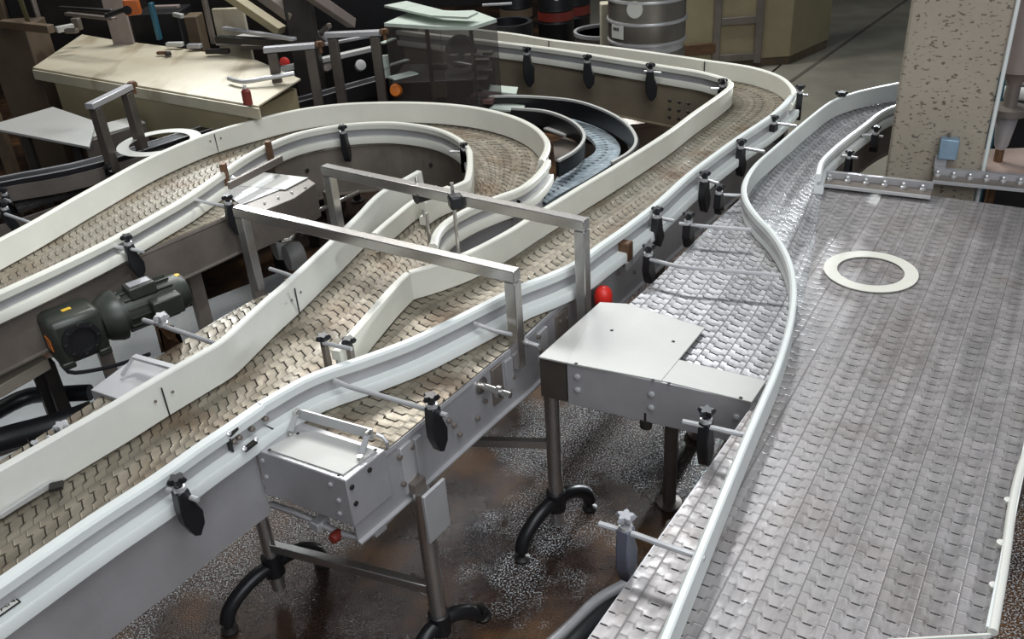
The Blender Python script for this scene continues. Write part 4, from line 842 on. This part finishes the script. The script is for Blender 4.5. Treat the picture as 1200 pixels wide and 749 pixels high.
for n_, a, b2, za, zb, w_, h_, m_, lab in (
    ('steel_tube', (2, 28), (60, 34), 1.3, 1.3, .05, .05, BROWN, 'brown level tube on top of the brown cabinet at the left edge'),
    ('thin_rod', (22, -5), (36, 34), 1.5, 1.2, .03, .03, mat('olive_rod', (.10, .10, .05), .5), 'thin olive sloping rod above the brown cabinet'),
    ('flat_rail', (78, 16), (134, 22), 1.3, 1.3, .04, .02, STEELD, 'narrow dull rail running across the black cabinet'),
    ('flat_rail', (70, 9), (132, 13), 1.4, 1.4, .03, .02, DARK, 'very dark narrow rail above the dull one on the black cabinet'),
    ('short_pipe', (66, 35), (86, 31), 1.2, 1.2, .04, .04, PLATE, 'short pale pipe end beside the round pale fitting'),
    ('steel_bar', (180, 10), (210, 9), 1.2, 1.2, .05, .04, PINK, 'short pinkish bar right of the orange box'),
    ('steel_bar', (204, 17), (214, 19), 1.2, 1.2, .03, .03, PLATE, 'tiny pale bar on top of the rusty casing'),
    ('flat_rail', (262, 33), (345, 46), 1.2, 1.2, .04, .02, STEEL, 'grey flat rail below the sloping beams'),
    ('flat_rail', (380, 52), (446, 40), 1.05, 1.05, .03, .02, STEEL, 'thin grey rail behind the right gate frame'),
    ('diagonal_brace', (362, 30), (385, 52), 1.2, 1.0, .03, .03, STEEL, 'small diagonal brace right of the dark column'),
    ('diagonal_brace', (364, 50), (386, 30), 1.0, 1.2, .03, .03, STEELD, 'duller diagonal brace crossing the first right of the dark column'),
    ('steel_bar', (565, 6), (600, 4), 1.2, 1.2, .02, .015, STEEL, 'thin bright bar in the dark above the dark bucket')):
    sloped(n_, a, b2, za, zb, w_, h_, m_, lab, 'machine part')
# clear housing with hexagonal top
Hs = thing('clear_housing', at(525, 110, .3), 'smoked clear safety housing with machinery inside behind the loop', 'housing')
zt = 1.28
base = [at(470, 112, .80), at(592, 125, .80)]
xyA = at(478, 30, zt); xyB = at(583, 33, zt); xyC = at(578, 22, zt)
top4 = [at(450, 27, zt), at(515, 31, zt), at(553, 31, zt), at(582, 22, zt), at(555, 12, zt), at(480, 14, zt)]
zlow = .80
for i, (a, b) in enumerate(((top4[0], top4[1]), (top4[1], top4[2]), (top4[2], top4[3]))):
    o = MB(); v = [o.bm.verts.new(Vector((a.x, a.y, zlow))), o.bm.verts.new(Vector((b.x, b.y, zlow))), o.bm.verts.new(Vector((b.x, b.y, zt-.02))), o.bm.verts.new(Vector((a.x, a.y, zt-.02)))]
    n_ = Vector((a.y-b.y, b.x-a.x, 0)).normalized()*.006; v2 = [o.bm.verts.new(x.co+n_) for x in v]
    o.face(v); o.face(v2[::-1])
    for k in range(4): o.face([v[k-1], v2[k-1], v2[k], v[k]])
    o.build('clear_panel', SMOKE, Hs, smooth=False)
MB().prism([p+Vector((0, 0, 0)) for p in top4], .02).build('housing_roof', GREENW, Hs)
MB().prism([at(450, 6, zt+.05), at(476, 1, zt+.05), at(520, 12, zt+.05), at(560, 14, zt+.05), at(548, 20, zt+.05), at(505, 18, zt+.05)], .012).build('roof_flap', GREENW, Hs)
ctr = at(520, 92, .85)
MB().box((ctr.x, ctr.y+.1, .62), (.62, .45, .5), (1, -.1, 0)).build('machine_core', DARK, Hs, bevel=.01)
MB().lathe(at(540, 60, 1.0), [(.10, -.03), (.10, .03), (.075, .03), (.075, -.02)], (.2, -1, .5), 28).build('star_wheel', DARK, Hs)
for x, y, s_ in ((552, 66, .05), (565, 72, .06), (572, 62, .04), (530, 66, .05), (515, 78, .06), (570, 84, .05)):
    MB().box(at(x, y, .98), (s_*1.6, .05, s_*.6), (1, -.2, 0)).build('inner_mechanism', STEELD, Hs, bevel=.005)
MB().box(at(566, 115, .83), (.16, .16, .03), (1, -.3, 0)).build('inner_tray', mat('reddish_tray', (.14, .08, .07), .4), Hs, bevel=.004)
for x in (507, 557): q = at(x, 100, .85); MB().post((q.x, q.y), .7, 1.25, .025, .025).build('housing_post', STEELD, Hs)
MB().beam(at(530, 72, .95), at(557, 77, .95), .02, .01).build('inner_bar', PLATE, Hs)
MB().box(at(515, 105, .85), (.09, .04, .09)).build('inner_box', BEIGE, Hs, bevel=.004)
for x, y in ((480, 100), (585, 110)):
    q = at(x, y, .7); MB().post((q.x, q.y), 0, .72, .06, .06).build('leg', DARK, Hs)
q = at(464, 106, .9); tag(MB().lathe(q, [(.0, -.035), (.03, -.03), (.04, 0), (.03, .03), (0, .035)], (-.1, -1, .2), 20).build('orange_ball', ORANGE), 'round orange knob in the dark left of the clear housing', 'knob')
for a, b, lab in (((447, 51), (462, 45), 'small pale plate on the post of the right gate'), ((458, 92), (486, 85), 'pale triangular plate left of the clear housing'), ((446, 80), (478, 70), 'narrow pale bar left of the clear housing')):
    tag(MB().beam(at(*a, 1.0), at(*b, 1.0), .08 if 'tri' in lab else .04, .008).build('pale_plate', GREENW), lab, 'plate')
q = at(452, 78, 1.0); tag(MB().box(q, (.05, .02, .14), (1, .3, 0)).build('pale_bracket', GREENW, None, bevel=.004), 'upright pale bracket beside the right gate post', 'bracket')
# bits between gates
for x, y, m_, lab in ((303, 74, RED, 'small red and white fitting inside the middle gate frame'), (422, 77, PLATE, 'small white fitting inside the right gate frame'), (382, 78, PINK, 'rounded pale casing between the middle and right gates')):
    q = at(x+(30 if x == 303 else 0), y, .95); tag(MB().lathe(q, [(.0, -.03), (.03, -.025), (.035, .02), (0, .03)], (.5, -1, .6), 14).build('fitting', m_), lab, 'fitting')
# ================================================================== KEGS, DRUMS, CABINET
def keg(q, r, z1, label, n=1, m=None, name='steel_keg', rim=True, cut=None):
    t = thing(name, (q.x, q.y, 0), label, 'keg', 'steel kegs behind the conveyor')
    hh = r*2.0; pr = [(r*.9, 0), (r*.95, .02*hh), (r*.95, .1*hh), (r*.99, .13*hh), (r, .3*hh), (r*1.04, .34*hh), (r*1.04, .37*hh), (r, .41*hh), (r, .6*hh), (r*1.04, .64*hh), (r*1.04, .67*hh), (r, .71*hh), (r*.97, .86*hh), (r*.9, .9*hh), (r*.5, .93*hh)]
    MB().lathe((q.x, q.y, z1-hh), pr, n=40).build('keg_body', m or STEEL, t)
    MB().lathe((q.x, q.y, z1-.14*hh), [(r*.90, 0), (r*.93, .0), (r*.93, .12*hh), (r*.96, .14*hh), (r*.90, .14*hh), (r*.89, .12*hh), (r*.89, 0)], n=40).build('keg_collar', STEELL, t)
    MB().lathe((q.x, q.y, 0 if z1-hh < .05 else z1-hh-.06), [(r*.88, 0), (r*.95, 0), (r*.95, .07)], n=40).build('foot_ring', STEELL, t)
    return t
kq = at(762, 64, .85); kq2 = Vector((kq.x+.04, kq.y+.40, 0)); rk = 44*math.sqrt(kq2.x**2+kq2.y**2+1.5**2)/F
kf = (kq2.x, kq2.y-rk); zr1 = height(kf, 762, 30); zr0 = height(kf, 762, 56); HK = (zr1-zr0)/.33
def keg(z0, label, lab=False):
    t = thing('steel_keg', (kq2.x, kq2.y, z0), label, 'keg', 'stacked steel kegs behind the conveyor'); r = rk
    pr = [(r*.90, .03), (r*.96, .05), (r*.96, .08), (r*.97, .10), (r*.965, .30), (r, .31), (r, .345), (r*.965, .355), (r*.965, .62), (r, .63), (r, .665), (r*.965, .675), (r*.96, .86), (r*.88, .90), (r*.5, .92)]
    MB().lathe((kq2.x, kq2.y, z0), [(a, b*HK) for a, b in pr], n=48).build('keg_body', KEGM, t)
    MB().lathe((kq2.x, kq2.y, z0), [(r*.86, 0), (r*.99, 0), (r*.99, .03*HK), (r*.95, .045*HK), (r*.86, .045*HK)], n=48).build('foot_ring', STEELL, t)
    MB().lathe((kq2.x, kq2.y, z0), [(r*.90, .88*HK), (r*.93, .88*HK), (r*.93, .96*HK), (r*.97, .975*HK), (r*.97, .99*HK), (r*.90, .99*HK), (r*.88, .97*HK), (r*.88, .90*HK)], n=48).build('keg_collar', STEELL, t)
    for f_ in (.3275, .6475): MB().lathe((kq2.x, kq2.y, z0), [(r*.96, (f_-.028)*HK), (r*1.0, (f_-.022)*HK), (r*1.012, f_*HK), (r*1.0, (f_+.022)*HK), (r*.96, (f_+.028)*HK)], n=48).build('rib', STEELL, t)
    return t
KEGM = mat('dull_keg_steel', (.26, .24, .21), .36, .6, .15, 6)
keg(zr0-HK, 'lower steel keg mostly hidden behind the back run of the conveyor')
k2 = keg(zr0, 'upper stacked steel keg with bright ribs and a round white label')
# label on the upper keg
d_ = Vector((-kq2.x-.06, -kq2.y, 0)).normalized(); d_ = Vector((d_.x-.32, d_.y, 0)).normalized()
MB().lathe(Vector((kq2.x, kq2.y, height(kf, 746, 12)))+d_*rk*.96, [(.055, -.01), (.055, .012), (0, .012)], d_, 24).build('round_label', WG, k2)
dl = Vector((-.9, -.62, 0)).normalized(); pl_ = Vector((kq2.x, kq2.y, height(kf, 727, 41)))+dl*rk*.985
MB().box(pl_, (.11, .008, .09), (dl.y, -dl.x, 0)).build('paper_label', WG, k2)
for i_ in range(3): MB().box(pl_+dl*.005+Vector((-dl.y, dl.x, 0))*(-.03+.02*i_)+Vector((0, 0, .018)), (.012, .003, .02), (dl.y, -dl.x, 0)).build('print_mark', INK, k2)
q = at(706, 42, .8); q = Vector((q.x+.05, q.y+.45, 0)); r_ = 32*math.sqrt(q.x**2+q.y**2+2.5)/F
t_ = thing('open_drum', (q.x, q.y, 0), 'low open topped steel drum with a bright rim left of the stacked kegs', 'drum')
zr = height((q.x, q.y), 706, 37)
MB().lathe((q.x, q.y, 0), [(r_*.96, 0), (r_*.96, zr), (r_*.90, zr), (r_*.90, zr-.08), (0, zr-.09)], n=36).build('drum_body', STEELD, t_)
MB().lathe((q.x, q.y, zr), [(r_*.90, -.015), (r_*1.0, -.015), (r_*1.0, .012), (r_*.90, .012), (r_*.9, -.015)], n=36).build('rim', STEELL, t_)
for i, (x, yb, w, lab) in enumerate(((610, 24, 36, 'dark drum with a brown band, left of the three banded drums'), (662, 27, 40, 'front dark drum with a red band, middle of the three'), (690, 20, 36, 'rear dark drum with a red band, right of the three'))):
    q = at(x, yb+14, .85); q = Vector((q.x, q.y+.9+(.35 if i == 2 else 0), 0)); r_ = w/2*math.sqrt(q.x**2+q.y**2+2.5)/F
    t_ = thing('banded_drum', (q.x, q.y, 0), lab, 'drum', 'dark banded drums at the back')
    z_t = height((q.x, q.y-r_), x, yb-12); z_b = height((q.x, q.y-r_), x, yb)
    MB().lathe((q.x, q.y, 0), [(r_, 0), (r_, z_b-.02), (r_*1.03, z_b-.01), (r_*.99, z_b), (r_*.99, z_t), (r_*1.03, z_t+.01), (r_, z_t+.03), (r_, z_t+.2), (r_*.9, z_t+.25), (r_*.9, z_t+.23), (0, z_t+.2)], n=32).build('drum_body', BLACKM, t_)
    MB().lathe((q.x, q.y, z_b+.01), [(r_*1.0, 0), (r_*1.015, 0), (r_*1.015, z_t-z_b-.01), (r_, z_t-z_b-.01)], n=32).build('band', [BROWN, REDD, REDD][i], t_)
    MB().lathe((q.x, q.y-r_, z_t+.12), [(.025, -.01), (.025, .015), (0, .02)], (-.05, -1, .1), 12).build('bung', WG, t_)
q = at(596, 22, 1.0); tag(MB().lathe((q.x, q.y, 0), [(.17, 0), (.17, .98), (.14, .98), (.14, .9), (0, .89)], n=28).build('dark_bucket', BLACKM), 'dark bucket with a bright rim beside the clear housing', 'bucket')
block('beige_post', 713, 30, .85, 17, 4, .1, BEIGEL, 'short beige box behind the open drum', 'box')
# beige cabinet
Cq = at(925, 74, 0.02); Cr = at(952, 62, 0.02)
cw = Vector((-1, .02, 0)); fl = Cq+cw*1.25
dd_ = (Cr-Cq); dd_.z = 0; 
if dd_.length < .5: dd_ = dd_.normalized()*.6
dd_ = dd_.normalized()*.75
Cb = thing('storage_cabinet', (Cq+fl)/2, 'tall beige steel cabinet with a riveted frame behind the conveyor bend', 'cabinet')
A = Vector((Cq.x, Cq.y, 2.3)); B = Vector((fl.x, fl.y, 2.3))
MB().prism([B, A, A+dd_, B+dd_], 2.22).build('cabinet_body', BEIGE, Cb, bevel=.01)
MB().prism([B+Vector((0, .03, -2.22)), A+Vector((0, .03, -2.22)), A+dd_*.95+Vector((0, 0, -2.22)), B+dd_*.95+Vector((0, 0, -2.22))], .08).build('plinth', BROWN, Cb)
def onface(x, z):
    # x in picture -> point on cabinet front at height z
    t = (Cq.x-at(x, 60, 0).x)
    r = ray(x, 40); dirc = (fl-Cq).normalized(); n_ = Vector((dirc.y, -dirc.x, 0)); s = (Cq.dot(n_))/(r.x*n_.x+r.y*n_.y); return Vector((r.x*s, r.y*s, z))
for x in (839, 888):
    p = onface(x, 1.2); MB().box(p+Vector((0, -.025, 0)), (.07, .04, 2.3), (fl-Cq)).build('frame_post', STEELD, Cb, bevel=.006)
pa, pb = onface(839, 0), onface(888, 0)
for ypx in (25, 68):
    z = height((pa.x, pa.y), 862, ypx)
    MB().beam(Vector((pa.x, pa.y-.02, z)), Vector((pb.x, pb.y-.02, z)), .03, .07).build('frame_rail', STEELD, Cb, bevel=.006)
pc = onface(815, 0); z = height((pc.x, pc.y), 815, 57)
MB().beam(Vector((pc.x-.1, pc.y-.03, z)), Vector((pa.x, pa.y-.03, z)), .03, .10).build('frame_rail', RUST, Cb, bevel=.006)
# ================================================================== PILLAR
z_p = .80
pL = at(1036, 212, z_p); pR = at(1144, 222, z_p); pd = (pR-pL); pd.z = 0; pw = pd.length; pd.normalize(); pn = Vector((-pd.y, pd.x, 0))
cc = (pL+pR)/2+pn*.16
Pl = MB().box((cc.x, cc.y, 2.1), (pw, .32, 4.2), pd).build('concrete_pillar', PILLARM, None, bevel=.012); tag(Pl, 'thick pitted beige concrete pillar rising at the end of the wide table', 'pillar')
def onp(x, y, off=0.):
    r = ray(x, y); s = (pL.dot(pn))/(r.x*pn.x+r.y*pn.y); p = Vector((0, 0, CZ))+r*s; return p-pn*off
t_ = thing('switch_box', onp(1112, 186, .02), 'blue grey switch box with a conduit mounted on the concrete pillar', 'switch')
p = onp(1112, 171, .03); 
MB().box(p, (.075, .05, .09), pd).build('box_body', BLUE, t_, bevel=.005)
MB().box(onp(1102, 190, .015), (.05, .03, .075), pd).build('bracket', STEEL, t_, bevel=.003)
MB().tube([onp(1109, 186, .02), onp(1106, 203, .02)], .006).build('conduit', STEELD, t_)
MB().tube([onp(1113, 159, .02), onp(1113, 154, .02)], .006).build('conduit', STEELD, t_)
# corner conduit and pipes right of pillar
q = pR+pd*.012+pn*.01
tag(MB().lathe((q.x, q.y, 0), [(.009, 0), (.009, 4.2)], n=12).build('corner_conduit', WB), 'thin pale conduit running up the right edge of the pillar', 'pipe')
q = at(1160, 225, .8)+pn*.45
qx = at(1182, 100, 1.2)
def vpipe(x, yb, zb, r, z0, z1, m, name, label, cat='pipe', back=.0, n=20):
    q = at(x, yb, zb)+pn*back; return tag(MB().lathe((q.x, q.y, z0), [(r, 0), (r, z1-z0)], n=n).build(name, m), label, cat)
tk = thing('valve_column', at(1170, 200, .8), 'upright grey valve column with a flange and cone right of the pillar', 'valve')
q = at(1172, 190, .85)+pn*.15
ztop = 3.0; zf = height((q.x, q.y), 1180, 125); zc_ = height((q.x, q.y), 1182, 98)
MB().lathe((q.x, q.y, zf), [(.03, 0), (.03, zc_-zf)], n=16).build('neck', STEELD, tk)
MB().lathe((q.x, q.y, zc_), [(.03, 0), (.055, .05), (.075, .06), (.075, 1.6)], n=24).build('cylinder', PINK, tk)
MB().lathe((q.x, q.y, zf-.03), [(.05, 0), (.085, .0), (.085, .03), (.03, .035)], n=28).build('flange', STEELD, tk)
MB().lathe((q.x, q.y, .86), [(.02, 0), (.03, .02), (.05, zf-.03-.86)], n=20).build('cone', STEEL, tk)
MB().lathe((q.x, q.y, 0), [(.06, 0), (.06, .02), (.02, .03), (.02, .86)], n=14).build('stem', RUST, tk)
q = at(1174, 60, 1.2)*1.0; q = pR*1.0+pn*1.1; rr_ = ray(1176, 50); k_ = (q.dot(pn))/(rr_.x*pn.x+rr_.y*pn.y); q = rr_*k_; tag(MB().beam(Vector((q.x, q.y, 0)), Vector((q.x, q.y, 3.2)), .07, .07).build('teal_post', TEAL), 'teal painted upright beyond the right edge of the pillar', 'post')
for y, r_, lab in ((92, .03, 'upper horizontal pale pipe beyond the pillar'), (108, .035, 'lower horizontal pale pipe beyond the pillar')):
    a = at(1150, y-2, .9); b = at(1240, y+6, .9); tag(MB().tube([a, b], r_, 14).build('horizontal_pipe', WG), lab, 'pipe')
a = at(1192, 120, .85); tag(MB().box((a.x+.3, a.y+.3, .4), (.7, .5, .8), pd).build('dark_machine_base', BLACKM, None, bevel=.02), 'black machine base beyond the valve column at the right edge', 'machine')
P5 = px([(1146, 175), (1245, 172), (1245, 215), (1140, 206)], .80)
tag(MB().prism(P5, .03).build('pink_deck_plate', mat('pinkish_deck', (.42, .32, .27), .5, .2)), 'pinkish deck plate below the valve column right of the pillar', 'plate')
# screws and joints on the guide rails
def joint(root, base, nxt, h=.105):
    a = at(*base, Z0); b = at(*nxt, Z0); d = (b-a).normalized(); n = Vector((-d.y, d.x, 0)); 
    if n.dot(Vector((a.x, a.y, 0))) > 0: n = -n
    MB().box(a+n*.001+Vector((0, 0, h/2)), (.0035, .004, h), d).build('rail_joint', INK, root)
    for o_ in (-.03, .03):
        MB().lathe(a+d*o_+n*.001+Vector((0, 0, h*.7)), [(.005, 0), (.005, .002), (0, .003)], n, 8).build('screw', STEELD, root)
for b1, b2, root in (((199, 488), (230, 470), Lp), ((256, 179), (300, 166), Lp), ((351, 368), (325, 392), Lp)):
    joint(root, b1, b2)
def joint_t(root, top_, nxt):
    a = at(*top_, ZT); b = at(*nxt, ZT); joint_base = Vector((a.x, a.y, Z0)); d = (b-a); d.z = 0; d.normalize(); n = Vector((-d.y, d.x, 0))
    if n.dot(joint_base) > 0: n = -n
    MB().box(joint_base+n*.001+Vector((0, 0, .05)), (.006, .004, .098), d).build('rail_joint', INK, root)
joint_t(S, (643, 46), (727, 56)); joint_t(S, (826, 70), (874, 77)); joint_t(S, (595, 37), (643, 46))
MB().lathe(at(393, 629, .60), [(.014, -.02), (.018, 0), (.014, .015), (0, .02)], nf, 12).build('valve_cap', REDD, S)
# ================================================================== marks
def text(s, size, loc, X, Nrm, m, parent, name='lettering'):
    cu = bpy.data.curves.new(name, 'FONT'); cu.body = s; cu.size = size; cu.extrude = .0008; cu.align_x = 'CENTER'; cu.align_y = 'CENTER'
    o = bpy.data.objects.new(name, cu); COL.objects.link(o)
    X = Vector(X).normalized(); Nn = Vector(Nrm).normalized(); Y = Nn.cross(X); R = Matrix((X, Y, Nn)).transposed().to_4x4(); R.translation = loc
    dg = bpy.context.evaluated_depsgraph_get(); me = bpy.data.meshes.new_from_object(o.evaluated_get(dg)); bpy.data.objects.remove(o)
    me.materials.clear(); me.materials.append(m)
    o = bpy.data.objects.new(name, me); COL.objects.link(o)
    if parent: o.parent = parent; o.matrix_parent_inverse = Matrix.Translation(-world_loc(parent))
    o.matrix_basis = R
    return o
rp = [Vector((p.x, p.y, 0)) for p in px([(300, 473, ZT), (228, 522, ZT), (0, 676, ZT)])]
dr = (rp[0]-rp[1]).normalized(); nr = Vector((dr.y, -dr.x, 0))
# bolted splice of the near rail: slotted straps and bolts
for (xa, ya), (xb, yb), z_, off in (((268, 510), (283, 496), .955, .0), ((286, 528), (300, 517), .905, .0)):
    a_, b_2 = at(xa, ya, z_), at(xb, yb, z_); o_ = MB().beam(a_, b_2, .014, .012).build('splice_strap', DARK, Lp, bevel=.002)
    for q_ in (a_, b_2): MB().lathe(q_+Vector((0, 0, .004)), [(.007, 0), (.007, .006), (0, .010)], nr+Vector((0, 0, 1)), 8).build('bolt', STEELL, o_)
for xa, ya in ((275, 518), (281, 513), (296, 503), (312, 491)):
    MB().lathe(at(xa, ya, .925), [(.008, -.012), (.008, .004), (0, .008)], nr+Vector((0, 0, .3)), 8).build('bolt', STEELD, Lp)
q_ = at(269, 521, .92); MB().box(q_, (.004, .02, .045), dr).build('rail_joint', INK, Lp)
dr2 = (rp[1]-rp[2]).normalized(); nr2 = Vector((dr2.y, -dr2.x, 0))
p = at(4, 713, .896); up = Vector((0, 0, 1))
MB().box(p+up*.001, (.066, .036, .002), dr2).build('sticker_border', INK, Lp); MB().box(p+up*.002, (.058, .029, .002), dr2).build('sticker', WG, Lp)
text('DAN', .026, p+up*.0035, dr2, up, INK, Lp)
# ================================================================== LIGHT
w = bpy.data.worlds.new('world'); sc.world = w; w.use_nodes = True
bg = w.node_tree.nodes['Background']; bg.inputs[0].default_value = (.80, .88, 1, 1); bg.inputs[1].default_value = .14
def area(loc, tgt, sx, sy, e, c=(1, .98, .93)):
    l = bpy.data.lights.new('area', 'AREA'); l.shape = 'RECTANGLE'; l.size = sx; l.size_y = sy; l.energy = e; l.color = c
    o = bpy.data.objects.new('ceiling_or_fill_light', l); COL.objects.link(o); o.location = loc
    o.rotation_euler = (Vector(tgt)-Vector(loc)).to_track_quat('-Z', 'Y').to_euler(); return o
area((-1.2, 8.0, 5.4), (-.3, 3.0, .8), 3.0, 1.0, 230, (1, .98, .95))
def spot(loc, tgt, e, deg, r=.2, c=(.90, .96, 1)):
    l = bpy.data.lights.new('spot', 'SPOT'); l.energy = e; l.spot_size = math.radians(deg); l.spot_blend = .5; l.shadow_soft_size = r; l.color = c
    o = bpy.data.objects.new('hall_or_added_spot', l); COL.objects.link(o); o.location = loc
    o.rotation_euler = (Vector(tgt)-Vector(loc)).to_track_quat('-Z', 'Y').to_euler(); return o
spot((3.75, 8.3, 1.3), (.1, 2.9, 0), 1900, 24, .12)
spot((-2.6, 8.6, 3.6), (-1.3, 3.1, .3), 330, 24, .25)
spot((-.9, 1.7, 5.0), at(190, 410, .1), 420, 18, .12)  # added spot through the gap, only to brighten the pale sheet below
area((1.3, 7.4, 5.6), (.4, 2.2, .2), .7, .5, 140, (.93, .97, 1))
area((.6, 1.0, 5.0), (-.2, 2.6, .8), 2.4, 2.4, 110, (.93, .96, 1))
area((1.5, -1.6, 3.6), (-.2, 2.6, .6), 3.5, 2.0, 120, (.92, .95, 1))  # added fill from behind the camera to lighten the front panels
sc.view_settings.view_transform = 'Standard'; sc.view_settings.look = 'None'; sc.view_settings.gamma = 1; sc.view_settings.use_curve_mapping = False
sc.view_settings.exposure = 0.0
